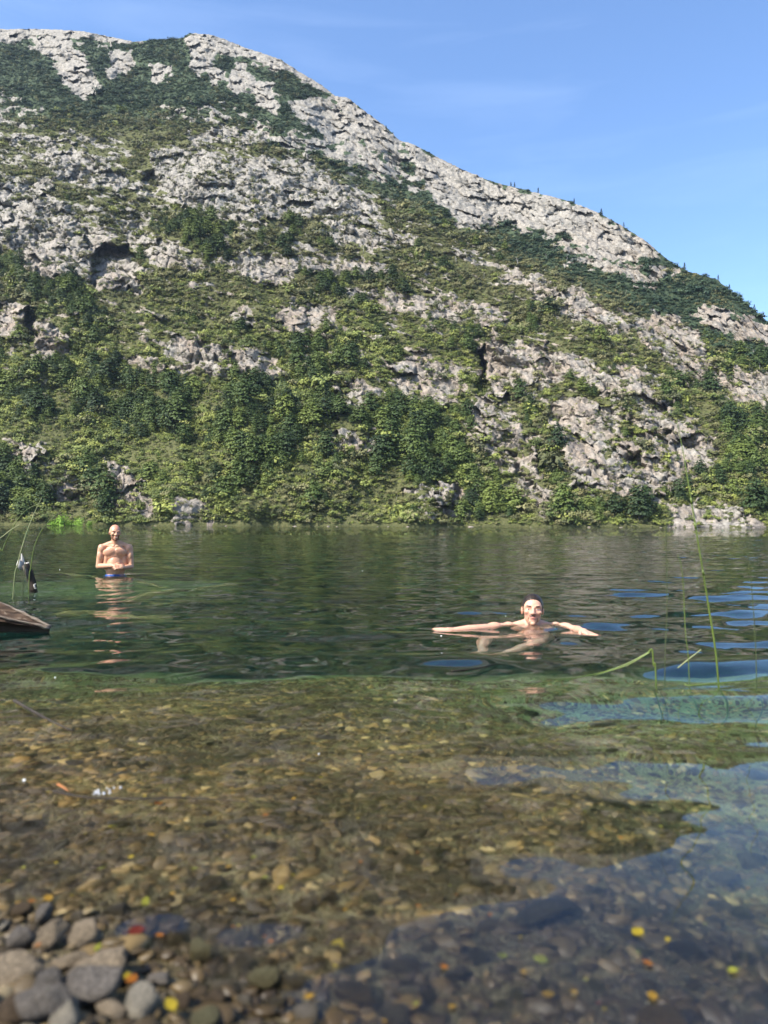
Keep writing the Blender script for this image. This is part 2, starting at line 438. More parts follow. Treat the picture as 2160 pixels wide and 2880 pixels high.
# ------------------------------------------------------------------ lake bed and shore
SH_A = np.array([-.835, 1.62]); SH_B = np.array([-.255, 1.16])
sh_n = np.array([SH_B[1] - SH_A[1], -(SH_B[0] - SH_A[0])]); sh_n = -sh_n / np.linalg.norm(sh_n)
if sh_n[1] < 0: sh_n = -sh_n
def bed_z(x, y):
    s = (x - SH_A[0]) * sh_n[0] + (y - SH_A[1]) * sh_n[1]          # metres out from the waterline
    s = s + .10 * perlin(x * 1.3, y * 1.3, 9)
    near = np.interp(s, [-6, -2, -.5, 0, .35, .8, 1.5, 2.3, 3.2], [1.4, .42, .10, .0, -.07, -.135, -.24, -.36, -.47])
    nearer = 1.25 * smooth(.05, 1.0, x) * smooth(5.0, 2.5, y)
    drop = smooth(2.6, 6.4, y + 1.3 * nearer + .65 * perlin(x * .8, y * .8, 14) - .10 * x + .15 * perlin(x * 2.3, y * 2.3, 15))
    far = np.interp(y + nearer, [0, 4.0, 5.0, 6.4, 8.0, 10, 14, 20, 45, 470], [-.85, -1.0, -1.25, -1.9, -2.6, -3.0, -3.2, -3.6, -4.2, -5.0])
    shoal = smooth(4.2, 1.0, np.hypot((x + 4.0) * .8, (y - 10.6)))
    far = far * (1 - shoal) + shoal * (-1.02)
    z = near * (1 - drop) + np.minimum(far, near) * drop
    return z + (.012 * perlin(x * 6, y * 6, 17) + .022 * perlin(x * 2.3, y * 2.3, 18)) * smooth(12, 5, y)
def build_bed():
    ys = np.concatenate([np.arange(-3, 5, .03), 5 * np.exp(np.linspace(0, math.log(470 / 5), 200))])
    us = np.linspace(-1, 1, 230)
    yy = np.repeat(ys[:, None], len(us), 1); xx = us[None, :] * (np.maximum(yy, 0) * .9 + 2.6)
    zz = bed_z(xx, yy)
    me = grid_mesh('lake_bed', np.stack([xx, yy, zz], -1))
    t = NT('wet_gravel')
    p = t.pos()
    vor = t.n('ShaderNodeTexVoronoi', {'Vector': p, 'Scale': 46.0})
    vor2 = t.n('ShaderNodeTexVoronoi', {'Vector': p, 'Scale': 110.0})
    big = t.noise(p, 1.1, 4, .6)
    c = t.ramp(t.n('ShaderNodeSeparateColor', {'Color': vor.outputs['Color']}).outputs[0],
               [(0, (0.048, 0.037, 0.020)), (.4, (0.095, 0.078, 0.041)), (.7, (0.136, 0.116, 0.061)), (1, (0.204, 0.177, 0.109))])
    c = t.mix(.35, c, t.n('ShaderNodeSeparateColor', {'Color': vor2.outputs['Color']}).outputs[1], 'OVERLAY')
    alg = t.ramp(big, [(.35, (0.088, 0.065, 0.020)), (.6, (0.184, 0.139, 0.044))])
    c = t.mix(.45, c, alg)
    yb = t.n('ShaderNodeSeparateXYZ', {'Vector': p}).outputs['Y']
    c = t.mix(t.rng(yb, 1.7, 1.2), c, t.mix(1.0, c, (.62, .60, .60), 'MULTIPLY'))  # near-shore gravel darkened in colour, standing in for tree shade
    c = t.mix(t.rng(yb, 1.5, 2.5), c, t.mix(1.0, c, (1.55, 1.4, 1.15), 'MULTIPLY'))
    pat = t.noise(t.mapping(p, (1, 1.6, 1)), 1.5, 4, .6, .5)
    c = t.mix(t.math('MULTIPLY', t.rng(pat, .56, .44), .75), c, (.030, .022, .010))  # dark patches painted in for the uneven light under the waves
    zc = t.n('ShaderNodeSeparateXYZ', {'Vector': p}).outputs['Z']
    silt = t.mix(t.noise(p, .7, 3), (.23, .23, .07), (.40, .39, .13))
    silt = t.mix(t.rng(zc, -.62, -1.25), silt, (.022, .036, .030))  # deep silt colour also darkened for the light lost in the water
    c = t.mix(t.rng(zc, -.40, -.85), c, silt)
    c = t.mix(t.rng(zc, .03, .10), c, (.24, .22, .19))
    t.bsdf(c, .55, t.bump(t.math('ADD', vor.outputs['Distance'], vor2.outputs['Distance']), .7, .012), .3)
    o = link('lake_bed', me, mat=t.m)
    tag(o, kind='structure')
    return o
lake_bed = build_bed()

# ------------------------------------------------------------------ lake surface
SWIM = np.array([1.174, 5.9]); STAND = np.array([-4.18, 11.6])
def wave_z(x, y, row_step):
    r = np.random.default_rng(8)
    z = np.zeros_like(x)
    calm = .55 + .45 * smooth(1.2, 6.0, y)
    patch = np.clip(.8 + .7 * fbm(x * .16, y * .11, 3, 5), .25, 1.6)
    for i in range(64):
        lam = math.exp(r.uniform(math.log(.14), math.log(1.5)))
        a = r.normal(0, .55) + (math.pi / 2)
        k = 2 * math.pi / lam
        slope = .0132 * (lam / .5) ** .12
        amp = slope / k
        ph = r.uniform(0, 6.283)
        f = smooth(lam / 2.6, lam / 5.0, row_step)
        z += amp * f * np.sin(k * (math.cos(a) * x + math.sin(a) * y) + ph) * patch * calm
    # long soft swells that run in on the right
    sw = (.22 * smooth(-2.2, -.6, x) + .9 * smooth(-.1, 1.5, x - .12 * (y - 3))) * smooth(1.2, 2.4, y) * smooth(14, 7, y)
    z += sw * (.0095 * np.sin(2 * math.pi * (y * 1.02 + .10 * x + .16 * np.sin(x * 1.7)) / .88 + .6) + .0045 * np.sin(2 * math.pi * (y * .95 - .22 * x) / .58 + 1.1)
               + .003 * np.sin(2 * math.pi * (.5 * y + .86 * x) / .9))
    # rings that spread from the two bathers
    for c, a0, lam in ((SWIM, .006, .42), (STAND, .004, .38)):
        d = np.hypot(x - c[0], y - c[1])
        z += a0 * np.sin(2 * math.pi * d / lam) * np.exp(-d / 1.6) * smooth(.1, .4, d) * smooth(lam / 2.6, lam / 5, row_step)
    return z
def build_water():
    ys = np.concatenate([np.linspace(-2.6, .4, 16)[:-1], np.arange(.4, 1.2, .012), 1.2 * np.exp(np.arange(0, math.log(60 / 1.2), .0042)), np.geomspace(61, 485, 30)])
    us = np.linspace(-.86, .86, 310)
    yy = np.repeat(ys[:, None], len(us), 1); xx = us[None, :] * (np.maximum(yy, 0) + 1.6)
    st = np.gradient(ys)[:, None] + 0 * xx
    zz = wave_z(xx, yy, st)
    me = grid_mesh('lake', np.stack([xx, yy, zz], -1))
    t = NT('lake_water')
    p = t.pos()
    ysep = t.n('ShaderNodeSeparateXYZ', {'Vector': p}).outputs['Y']
    b1 = t.noise(t.mapping(p, (1.3, 3.2, 1)), 1.0, 2, .45, .3)
    b2 = t.noise(t.mapping(p, (.28, .85, 1)), 1.0, 2, .5, .2)
    b4 = t.noise(t.mapping(p, (.05, .2, 1)), 1.0, 2, .5, .2)
    b3 = t.noise(t.mapping(p, (.012, .03, 1)), 1.0, 3)
    f1 = t.rng(ysep, 4.0, 14.0); f2 = t.rng(ysep, 14.0, 45.0); f4 = t.rng(ysep, 60.0, 160.0)
    hgt = t.math('ADD', t.math('MULTIPLY', b1, t.math('MULTIPLY', f1, .030)), t.math('MULTIPLY', b2, t.math('MULTIPLY', f2, .075)))
    hgt = t.math('ADD', hgt, t.math('MULTIPLY', b4, t.math('MULTIPLY', f4, .24)))
    hgt = t.math('MULTIPLY', hgt, t.rng(b3, .3, .7, .55, 1.35))
    nb = t.n('ShaderNodeBump', {'Height': hgt, 'Strength': 1.0, 'Distance': 1.0})
    g = t.n('ShaderNodeBsdfGlass', {'Color': (1, 1, 1, 1), 'Roughness': 0.0, 'IOR': 1.333, 'Normal': nb.outputs['Normal']})
    t.set(t.out, 'Surface', g.outputs['BSDF'])
    va = t.n('ShaderNodeVolumeAbsorption', {'Color': (.38, .80, .76, 1), 'Density': WATER_ABS})
    t.set(t.out, 'Volume', va.outputs['Volume'])
    o = link('lake', me, mat=t.m)
    tag(o, kind='structure')
    return o
WATER_ABS = .55
lake = build_water()
# ------------------------------------------------------------------ vegetation of the far shore
def leaf_mat(name, stops, trans=.12, rough=.6):
    t = NT(name)
    r = t.rand()
    n = t.noise(t.pos(), .9, 3)
    c = t.ramp(t.math('ADD', t.math('MULTIPLY', r, .65), t.math('MULTIPLY', n, .35)), stops)
    b = t.n('ShaderNodeBsdfPrincipled', {'Base Color': c, 'Roughness': rough, 'Specular IOR Level': .25})
    tr = t.n('ShaderNodeBsdfTranslucent', {'Color': c})
    ms = t.n('ShaderNodeMixShader', {0: trans, 1: b.outputs['BSDF'], 2: tr.outputs['BSDF']})
    t.set(t.out, 'Surface', ms.outputs[0])
    return t.m
M_BEECH = leaf_mat('beech_leaves', [(.12, (.018, .034, .012)), (.40, (.045, .074, .020)), (.65, (.090, .128, .028)), (.9, (.165, .20, .042))])
M_SHRUB = leaf_mat('shrub_leaves', [(.15, (.045, .064, .018)), (.36, (.10, .128, .032)), (.58, (.17, .20, .045)), (.78, (.255, .28, .06)), (.95, (.24, .20, .09))])
M_DRY = leaf_mat('dry_shrub_leaves', [(.15, (.050, .058, .024)), (.4, (.10, .105, .042)), (.62, (.16, .158, .062)), (.8, (.215, .20, .085)), (.95, (.24, .19, .11))])
M_SCRUB = leaf_mat('alpine_scrub_leaves', [(.2, (.026, .050, .028)), (.6, (.050, .082, .042)), (.95, (.085, .122, .054))])
M_CONE = leaf_mat('cypress_leaves', [(.2, (.018, .034, .016)), (.8, (.036, .060, .024))], .12)
M_LIME = leaf_mat('willow_leaves', [(.1, (.16, .30, .03)), (.9, (.26, .42, .06))], .35)
def bark_mat(name, a, b):
    t = NT(name); p = t.obj()
    n = t.noise(t.mapping(p, (6, 6, 1.2)), 1.0, 5, .65)
    t.bsdf(t.ramp(n, [(.3, a), (.7, b)]), .85, t.bump(n, .6, .05), .2)
    return t.m
M_BARK = bark_mat('beech_bark', (.06, .05, .04), (.17, .145, .12))
M_DEAD = bark_mat('weathered_dead_wood', (.30, .28, .25), (.55, .52, .47))

def leaf_quads(centers, size, r, flat=.5, axis=None):
    """ragged leaf sprays: one bent quad each"""
    n = len(centers)
    nrm = r.normal(size=(n, 3)); nrm[:, 2] = np.abs(nrm[:, 2]) * (1 + flat * 2) + .1
    if axis is not None:
        out = centers - axis; out /= np.linalg.norm(out, axis=1)[:, None] + 1e-6
        nrm = nrm / np.linalg.norm(nrm, axis=1)[:, None] * .75 + out * 1.25
    nrm /= np.linalg.norm(nrm, axis=1)[:, None]
    a = np.cross(nrm, r.normal(size=(n, 3))); a /= np.linalg.norm(a, axis=1)[:, None]
    b = np.cross(nrm, a)
    s = (size * r.uniform(.6, 1.35, n))[:, None]
    k = r.uniform(.45, .9, n)[:, None]
    v = np.stack([centers - a * s, centers - b * s * k - nrm * s * .2, centers + a * s, centers + b * s * k - nrm * s * .25], 1)
    return v.reshape(-1, 3)
def quads_mesh(name, v):
    n = len(v) // 4
    me = bpy.data.meshes.new(name)
    me.from_pydata(v.tolist(), [], [(4 * i, 4 * i + 1, 4 * i + 2, 4 * i + 3) for i in range(n)])
    return me
def tube(bm, pts, radii, seg=6, cap=True):
    pts = [Vector(p) for p in pts]
    rings = []
    for i, p in enumerate(pts):
        d = (pts[min(i + 1, len(pts) - 1)] - pts[max(i - 1, 0)]).normalized()
        x = d.orthogonal().normalized() if i == 0 else (xp - d * xp.dot(d)).normalized()
        xp = x
        y = d.cross(x)
        rings.append([bm.verts.new(p + (x * math.cos(2 * math.pi * k / seg) + y * math.sin(2 * math.pi * k / seg)) * radii[i]) for k in range(seg)])
    for a, b in zip(rings[:-1], rings[1:]):
        for k in range(seg):
            bm.faces.new((a[k], a[(k + 1) % seg], b[(k + 1) % seg], b[k]))
    if cap:
        bm.faces.new(rings[-1]); bm.faces.new(rings[0][::-1])
def make_beech(i):
    """unit-height layered evergreen beech: (crown mesh, trunk mesh)"""
    r = np.random.default_rng(100 + i)
    cs = []
    nl = r.integers(15, 21)
    wide = r.uniform(.26, .36)
    bm = bmesh.new()
    lean = r.normal(0, .03, 2)
    tube(bm, [(0, 0, -.08), (lean[0] * .3, lean[1] * .3, .3), (lean[0], lean[1], .92)], [.028, .02, .005], 6)
    for k in range(nl):
        h = .22 + .74 * (k + r.uniform(0, .8)) / nl
        prof = math.sin(min(1, (1.03 - h) * 1.55) * math.pi / 2) * (.55 + .45 * min(1, h / .4))
        rad = wide * prof * r.uniform(.45, 1.0)
        th = k * 2.4 + r.uniform(-.5, .5)
        c = np.array([math.cos(th) * rad * .75, math.sin(th) * rad * .75, h])
        tube(bm, [(lean[0] * h, lean[1] * h, h - .08), tuple(c)], [.008, .003], 4)
        n = int(34 + 22 * prof)
        pts = r.normal(size=(n, 3)) * np.array([.085 + .05 * prof, .085 + .05 * prof, .026])
        cs.append(c + pts + np.array([0, 0, -.03]) * (np.linalg.norm(pts[:, :2], axis=1)[:, None] / .1))
    cs.append(np.array([lean[0], lean[1], .96]) + r.normal(size=(16, 3)) * np.array([.035, .035, .035]))
    crown = quads_mesh('beech_crown', leaf_quads(np.concatenate(cs), .043, r, .5, np.stack([np.zeros(sum(map(len, cs))), np.zeros(sum(map(len, cs))), np.concatenate(cs)[:, 2] * .8 - .04], 1)))
    crown.materials.append(M_BEECH)
    tr = bm_mesh('beech_trunk', bm); tr.materials.append(M_BARK)
    return crown, tr
def make_shrub(i, mat, n=110, spread=(.5, .5, .28), size=.13):
    r = np.random.default_rng(200 + i)
    cs = []
    for k in range(6):
        c = np.array([r.normal(0, .32), r.normal(0, .32), r.uniform(.18, .62)])
        cs.append(c + r.normal(size=(n // 6, 3)) * np.array(spread) * .42)
    v = leaf_quads(np.concatenate(cs), size, r, .2, np.array([0, 0, .05]))
    me = quads_mesh('shrub', v); me.materials.append(mat)
    return me
def make_cypress(i):
    r = np.random.default_rng(300 + i)
    n = 190
    h = r.uniform(.05, 1, n) ** .9
    rad = .17 * (1 - h) ** .8 * np.sqrt(r.uniform(.2, 1, n)) + .01
    th = r.uniform(0, 6.283, n)
    v = leaf_quads(np.stack([np.cos(th) * rad, np.sin(th) * rad, h], 1), .042, r, .1)
    c = quads_mesh('cypress_crown', v); c.materials.append(M_CONE)
    bm = bmesh.new(); tube(bm, [(0, 0, -.05), (0, 0, .9)], [.022, .004], 5)
    t = bm_mesh('cypress_trunk', bm); t.materials.append(M_BARK)
    return c, t
BEECH = [make_beech(i) for i in range(7)]
SHRUB = [make_shrub(i, M_SHRUB) for i in range(5)]
DRY = [make_shrub(40 + i, M_DRY) for i in range(4)]
SCRUB = [make_shrub(20 + i, M_SCRUB, 110, (.55, .55, .22), .14) for i in range(3)]
CYP = [make_cypress(i) for i in range(3)]

# ground cells to plant on
flat = dict(x=P[..., 0], y=P[..., 1], z=P[..., 2])
du = (U[1] - U[0]) * Y
dz_ = np.gradient(P[..., 2], axis=0); dyy = np.gradient(P[..., 1], axis=0)
area = du * np.hypot(dz_, dyy)
slope_steep = np.abs(dz_) / (np.hypot(dz_, dyy) + 1e-6)
inframe = (np.abs(U)[None, :] < .70) & (w > .004) & (w < .999)
veg = np.clip(1 - 1.25 * np.maximum(rock, rock_near * 1.1), 0, 1) * inframe
vis = np.clip(area, 0, 6)
def pick(weight, n, seed):
    r = np.random.default_rng(seed)
    c = np.cumsum(weight.reshape(-1)); idx = np.searchsorted(c, r.uniform(0, c[-1], n))
    return np.unique(np.clip(idx, 0, len(c) - 1))
def dens(ring, d, soft=18):
    return smooth(soft, -soft, ring_sd(wx, wy, ring)) * d
clump = fbm(AX / 42, ZZ / 40, 4, 131)
# where the real wood stands: the lower wood, the dark clumps under the cliffs, the dark slope on the right
wood = smooth(.0, .22, clump) * .22 * smooth(560, 760, DY) + smooth(.12, .3, clump) * .16 * smooth(300, 420, DY)
for ring, d in [([(-250, 560), (0, 545), (60, 600), (180, 620), (200, 700), (150, 760), (60, 700), (-250, 700)], .9),
                ([(320, 480), (360, 450), (490, 480), (500, 560), (440, 590), (380, 540)], 1.0),
                ([(600, 470), (700, 470), (690, 530), (620, 540)], .6), ([(620, 560), (860, 590), (900, 640), (700, 640), (620, 600)], .5),
                ([(980, 700), (1030, 690), (1020, 760), (970, 760)], .9), ([(560, 760), (700, 740), (800, 800), (700, 880), (620, 850)], .7),
                ([(-250, 800), (200, 790), (420, 830), (560, 830), (700, 900), (620, 1000), (500, 980), (380, 960), (150, 900), (-250, 950)], .65),
                ([(480, 900), (620, 880), (640, 1010), (520, 1060)], .7), ([(700, 860), (860, 870), (1010, 900), (1100, 1060), (1120, 1120), (960, 1110), (840, 1030), (700, 940)], .8),
                ([(-250, 1000), (60, 1010), (90, 1110), (-250, 1120)], .95), ([(190, 1090), (320, 1095), (300, 1128), (190, 1128)], .8),
                ([(1300, 900), (1360, 890), (1385, 960), (1320, 970)], .9), ([(1390, 650), (1659, 740), (1900, 900), (1900, 1000), (1659, 960), (1540, 800)], .6),
                ([(1340, 1040), (1460, 1050), (1450, 1130), (1320, 1130)], .6), ([(1180, 1000), (1240, 1010), (1330, 1070), (1300, 1120), (1180, 1110)], .4),
                ([(1560, 880), (1900, 900), (1900, 1100), (1580, 1060)], .5), ([(930, 420), (1000, 470), (1090, 560), (1020, 560), (940, 480)], .35),
                ([(1230, 820), (1290, 830), (1310, 870), (1250, 860)], .5)]:
    wood = np.maximum(wood, dens(ring, d))
wood *= veg * (1 - hi) * smooth(-.28, .12, fbm(AX / 17, ZZ / 17, 3, 211))
wood[:int(NW * .004) + 2] = 0

ti = pick(wood * vis, 2300, 41)
r_ = np.random.default_rng(77)
ti = ti[r_.permutation(len(ti))]
tp = P_flat[ti]; th_ = np.clip(r_.lognormal(2.08, .42, len(ti)), 3.2, 18) * np.interp(tp[:, 2], [0, 90, 300, 500], [1.12, 1.0, .8, .55])
tdist = np.linalg.norm(tp, axis=1)
app = th_ / tdist
order = np.argsort(-app)
# thin so that no two big trunks share a spot
taken = {}
big_i, rest_i = [], []
for k in order:
    c = (int(tp[k, 0] // 3.2), int(tp[k, 2] // 2.2))
    if c in taken: continue
    taken[c] = 1
    u_ = tp[k, 0] / tp[k, 1]
    (big_i if len(big_i) < 300 and abs(u_) < .52 else rest_i).append(k)

# places named for what the photograph shows there, by bearing
PLACES = [((20, 1060), 'on the shore behind the left reeds'), ((130, 1090), 'on the shore beside the bright green willow bushes'), ((250, 1090), 'on the shore behind the standing bather'),
    ((430, 1095), 'beside the pale rock at the waterline'), ((640, 1090), 'on the shore in the middle of the bank'), ((840, 1085), 'on the shore left of the swimmer'), ((1030, 1080), 'on the shore just left of the scree strip'),
    ((1200, 1090), 'on the shore above the swimmer'), ((1390, 1090), 'on the shore left of the big shore rocks'), ((1600, 1060), 'above the big shore rocks on the right'),
    ((40, 930), 'in the lower wood at the left edge'), ((180, 900), 'in the lower wood above the standing bather'), ((330, 900), 'in the lower wood right of the standing bather'), ((500, 920), 'in the dark middle of the lower wood'),
    ((660, 930), 'left of the square rock in the lower wood'), ((850, 950), 'right of the square rock in the lower wood'), ((980, 970), 'in the wood edge along the scree strip'), ((1340, 930), 'in the green wedge between the tan cliffs'),
    ((1560, 950), 'on the right slope above the shore rocks'), ((60, 640), 'under the big left cliff'), ((190, 680), 'below the black overhang'), ((90, 800), 'below the two boulders on the left'),
    ((420, 510), 'in the dark clump right of the overhang'), ((330, 720), 'above the pale middle cliff band'), ((600, 790), 'right of the pale middle cliff band'), ((720, 780), 'below the small grey cliff in the middle'),
    ((650, 520), 'on the high ledges in the middle'), ((760, 610), 'above the long tan ledge'), ((1000, 720), 'in the clump left of the dark gully'), ((1050, 520), 'on the upper right ridge'),
    ((1480, 830), 'under the grey right cliff'), ((1600, 760), 'on the dark slope at the right edge'), ((1200, 680), 'below the long tan ledge on the right'), ((1240, 840), 'on top of the tan cliff'), ((840, 820), 'among the brown crags in the middle')]
PLX = np.array([p[0] for p in PLACES], float)
ORD = ['first', 'second', 'third', 'fourth', 'fifth', 'sixth', 'seventh', 'eighth', 'ninth', 'tenth', 'eleventh', 'twelfth', 'thirteenth', 'fourteenth', 'fifteenth', 'sixteenth', 'seventeenth', 'eighteenth', 'nineteenth', 'twentieth']
def copy_tree(root):
    c = root.copy(); C.objects.link(c)
    for ch in root.children:
        d = ch.copy(); C.objects.link(d); d.parent = c
    return c
def tree_thing(name, crown, trunk):
    root = bpy.data.objects.new(name, None); C.objects.link(root)
    root.empty_display_size = .2
    for nm, me_ in (('trunk', trunk), ('crown', crown)):
        o = bpy.data.objects.new(nm, me_); C.objects.link(o); o.parent = root
    return root
def region_labels(objs, xy, noun, group):
    """label each by height class, where it stands, and its order from the left there"""
    cell = np.argmin((xy[:, None, 0] - PLX[None, :, 0]) ** 2 + 2.2 * (xy[:, None, 1] - PLX[None, :, 1]) ** 2, 1)
    for c in np.unique(cell):
        mem = [i for i in range(len(objs)) if cell[i] == c]
        hs_ = [objs[i].scale[2] for i in mem]
        lo_, hi_ = np.percentile(hs_, 34), np.percentile(hs_, 67)
        cls = {}
        for i, h_ in zip(mem, hs_):
            cls.setdefault('tall' if h_ >= hi_ else ('low' if h_ <= lo_ else 'middling'), []).append(i)
        for sz, ids in cls.items():
            ids.sort(key=lambda i: xy[i, 0])
            for j, i in enumerate(ids):
                if len(ids) == 1: lab = f'only {sz} {noun} {PLACES[c][1]}'
                else: lab = f'{ORD[min(j, 19)]} {sz} {noun} from left {PLACES[c][1]}'
                tag(objs[i], lab, 'tree', group)
protos = []
trees = []
for n_, k in enumerate(big_i):
    v = int(r_.integers(0, len(BEECH)))
    while len(protos) <= v: protos.append(None)
    if protos[v] is None:
        protos[v] = o = tree_thing('beech_tree', *BEECH[v])
    else:
        o = copy_tree(protos[v])
    o.location = tp[k] - np.array([0, 0, .4]); o.rotation_euler = (0, 0, r_.uniform(0, 6.28))
    s_ = th_[k] * 1.08; o.scale = (s_ * r_.uniform(.9, 1.3), s_ * r_.uniform(.9, 1.3), s_)
    trees.append(o)
tx, ty = project(tp[big_i])
region_labels(trees, np.stack([tx, ty], 1) / K, 'dark beech', 'single beeches of the far wood')

def scatter(name, pts, scales, rotz, idx, meshes, tilt=None, mats=None, flags=None):
    """one object of countless plants or pebbles: instances on points"""
    col = bpy.data.collections.new(name + '_kinds')
    for i, ms in enumerate(meshes):
        if isinstance(ms, tuple):
            bm = bmesh.new()
            for q, sub in enumerate(ms):
                off = len(bm.faces); bm.from_mesh(sub)
                bm.faces.ensure_lookup_table()
                for f in bm.faces[off:]: f.material_index = q
            jm = bpy.data.meshes.new(name + '_kind'); bm.to_mesh(jm); bm.free()
            for sub in ms: jm.materials.append(sub.materials[0])
        else: jm = ms
        o = bpy.data.objects.new(f'{name}_kind_{i:02d}', jm); col.objects.link(o)
    me_ = bpy.data.meshes.new(name)
    me_.vertices.add(len(pts)); me_.vertices.foreach_set('co', np.asarray(pts, np.float32).reshape(-1))
    sc = np.asarray(scales, np.float32)
    if sc.ndim == 1: sc = np.repeat(sc[:, None], 3, 1)
    a = me_.attributes.new('size', 'FLOAT_VECTOR', 'POINT'); a.data.foreach_set('vector', sc.reshape(-1))
    rot = np.zeros((len(pts), 3), np.float32); rot[:, 2] = rotz
    if tilt is not None: rot[:, :2] = tilt
    a = me_.attributes.new('turn', 'FLOAT_VECTOR', 'POINT'); a.data.foreach_set('vector', rot.reshape(-1))
    a = me_.attributes.new('which', 'INT', 'POINT'); a.data.foreach_set('value', np.asarray(idx, np.int32))
    o = link(name, me_)
    ng = bpy.data.node_groups.new(name, 'GeometryNodeTree')
    ng.interface.new_socket('Geometry', in_out='INPUT', socket_type='NodeSocketGeometry')
    ng.interface.new_socket('Geometry', in_out='OUTPUT', socket_type='NodeSocketGeometry')
    N = ng.nodes.new; L = ng.links.new
    gi, go = N('NodeGroupInput'), N('NodeGroupOutput')
    ip = N('GeometryNodeInstanceOnPoints'); ci = N('GeometryNodeCollectionInfo')
    ci.inputs['Collection'].default_value = col; ci.inputs['Separate Children'].default_value = True; ci.inputs['Reset Children'].default_value = True
    ip.inputs['Pick Instance'].default_value = True
    def na(nm, ty):
        x = N('GeometryNodeInputNamedAttribute'); x.data_type = ty; x.inputs['Name'].default_value = nm; return x.outputs['Attribute']
    e2r = N('FunctionNodeEulerToRotation')
    L(gi.outputs[0], ip.inputs['Points']); L(ci.outputs[0], ip.inputs['Instance']); L(na('which', 'INT'), ip.inputs['Instance Index'])
    L(na('turn', 'FLOAT_VECTOR'), e2r.inputs[0]); L(e2r.outputs[0], ip.inputs['Rotation']); L(na('size', 'FLOAT_VECTOR'), ip.inputs['Scale'])
    L(ip.outputs[0], go.inputs[0])
    md = o.modifiers.new('scatter', 'NODES'); md.node_group = ng
    tag(o, kind='stuff')
    return o
# the rest of the wood, past the nearest 300
rp = tp[rest_i]; rs = th_[rest_i]
scatter('far_wood', rp - np.array([0, 0, .4]), rs[:, None] * r_.uniform(.9, 1.25, (len(rs), 3)) * np.array([1.1, 1.1, 1]), r_.uniform(0, 6.28, len(rs)), r_.integers(0, 5, len(rs)), BEECH[:5])
# shrubs
shrubw = veg * (1 - hi) * vis * (.35 + .65 * smooth(-.25, .2, fbm(AX / 16, ZZ / 16, 3, 141))) * (.55 + .45 * smooth(420, 700, DY))
scree = dens([(1060, 860), (1110, 870), (1160, 950), (1190, 1080), (1180, 1125), (1150, 1100), (1110, 980)], 1, 14)
shrubw *= (1 - .8 * scree)
si = pick(shrubw, 60000, 42)
rock_sh = pick(rock * inframe * vis * (1 - hi) * smooth(-.1, .3, fbm(AX / 9, ZZ / 7, 3, 151)), 17000, 43)
si = np.concatenate([si, rock_sh])
ns = len(si)
tall = np.clip(clump[..., None].reshape(-1)[si] * 1.2 + .9, .55, 1.6)
ss = r_.lognormal(.72, .42, ns) * tall
ss[len(ss) - len(rock_sh):] *= .75
dryness = np.clip(.18 + .62 * smooth(820, 520, DY.reshape(-1)[si]) + .5 * smooth(950, 1100, DX.reshape(-1)[si]) * smooth(1120, 1000, DY.reshape(-1)[si]) * .7 + .35 * fbm(AX / 30, ZZ / 30, 3, 191).reshape(-1)[si] + .45 * smooth(1010, 1090, DY.reshape(-1)[si]) * (fbm(AX / 25, ZZ / 25, 2, 192).reshape(-1)[si] > 0), 0, .92)
scatter('shrub_thicket', P_flat[si] - np.array([0, 0, .25]), ss[:, None] * np.array([1.25, 1.25, 1.25]) * r_.uniform(.8, 1.2, (ns, 3)), r_.uniform(0, 6.28, ns), np.where(r_.uniform(0, 1, ns) < dryness, r_.integers(5, 9, ns), r_.integers(0, 5, ns)), SHRUB + DRY)
hi_i = pick(veg * hi * vis, 38000, 44)
nh = len(hi_i)
scatter('alpine_scrub', P_flat[hi_i] - np.array([0, 0, .3]), r_.lognormal(.55, .50, nh) * (.8 + .5 * smooth(-.2, .3, clump.reshape(-1)[hi_i])), r_.uniform(0, 6.28, nh), np.where(r_.uniform(0, 1, nh) < .10 + .25 * smooth(.0, .4, fbm(AX / 60, ZZ / 60, 3, 193).reshape(-1)[hi_i]), r_.integers(3, 5, nh), r_.integers(0, 3, nh)), SCRUB + DRY[:2])

# single cypresses on the skyline and the ledges
cyp_spots = [(1163, 414), (1300, 466), (1480, 583), (1555, 604), (1632, 668), (1318, 612), (835, 285), (1240, 440), (1348, 489),
             (830, 345), (935, 445), (955, 490), (1080, 480), (1060, 555), (1152, 628), (560, 300), (604, 320), (660, 345), (480, 300), (505, 270), (700, 370), (1130, 540), (1010, 505), (530, 320), (1250, 560),
             (1105, 402), (1112, 404), (1575, 625)]
tris_px = np.stack([PX, PY], -1).reshape(-1, 2)[::1]
PXg, PYg = project(P_flat)
def ground_at(dx, dy_):
    k = np.argmin((PXg - dx * K) ** 2 + (PYg - dy_ * K) ** 2)
    return P_flat[k]
cprot = [None] * 3
cyps = []
for n_, (dx, dy_) in enumerate(cyp_spots):
    g = ground_at(dx, dy_)
    v = n_ % 3
    if cprot[v] is None: cprot[v] = o = tree_thing('cypress_tree', *CYP[v])
    else: o = copy_tree(cprot[v])
    h_ = r_.uniform(.005, .0105) * g[1]
    o.location = g - np.array([0, 0, .3]); o.scale = (h_ * 1.35, h_ * 1.35, h_); o.rotation_euler = (0, 0, r_.uniform(0, 6))
    cyps.append(o)
CPL = [((1150, 412), 'on the skyline halfway down the ridge'), ((1320, 470), 'on the skyline above the sharp right drop'), ((1500, 590), 'on the low skyline near the right edge'), ((1610, 650), 'on the last skyline at the right edge'),
       ((770, 240), 'on the skyline beside the grey summit slabs'), ((1020, 380), 'on the upper skyline right of the summit slabs'), ((560, 300), 'on the grassy knoll below the summit'), ((900, 450), 'on the high middle ledges'), ((1090, 520), 'on the ledges below the ridge'), ((1250, 590), 'on the right ledges'), ((1420, 540), 'on the steep right shoulder')]
keep_places, keep_plx = PLACES, PLX
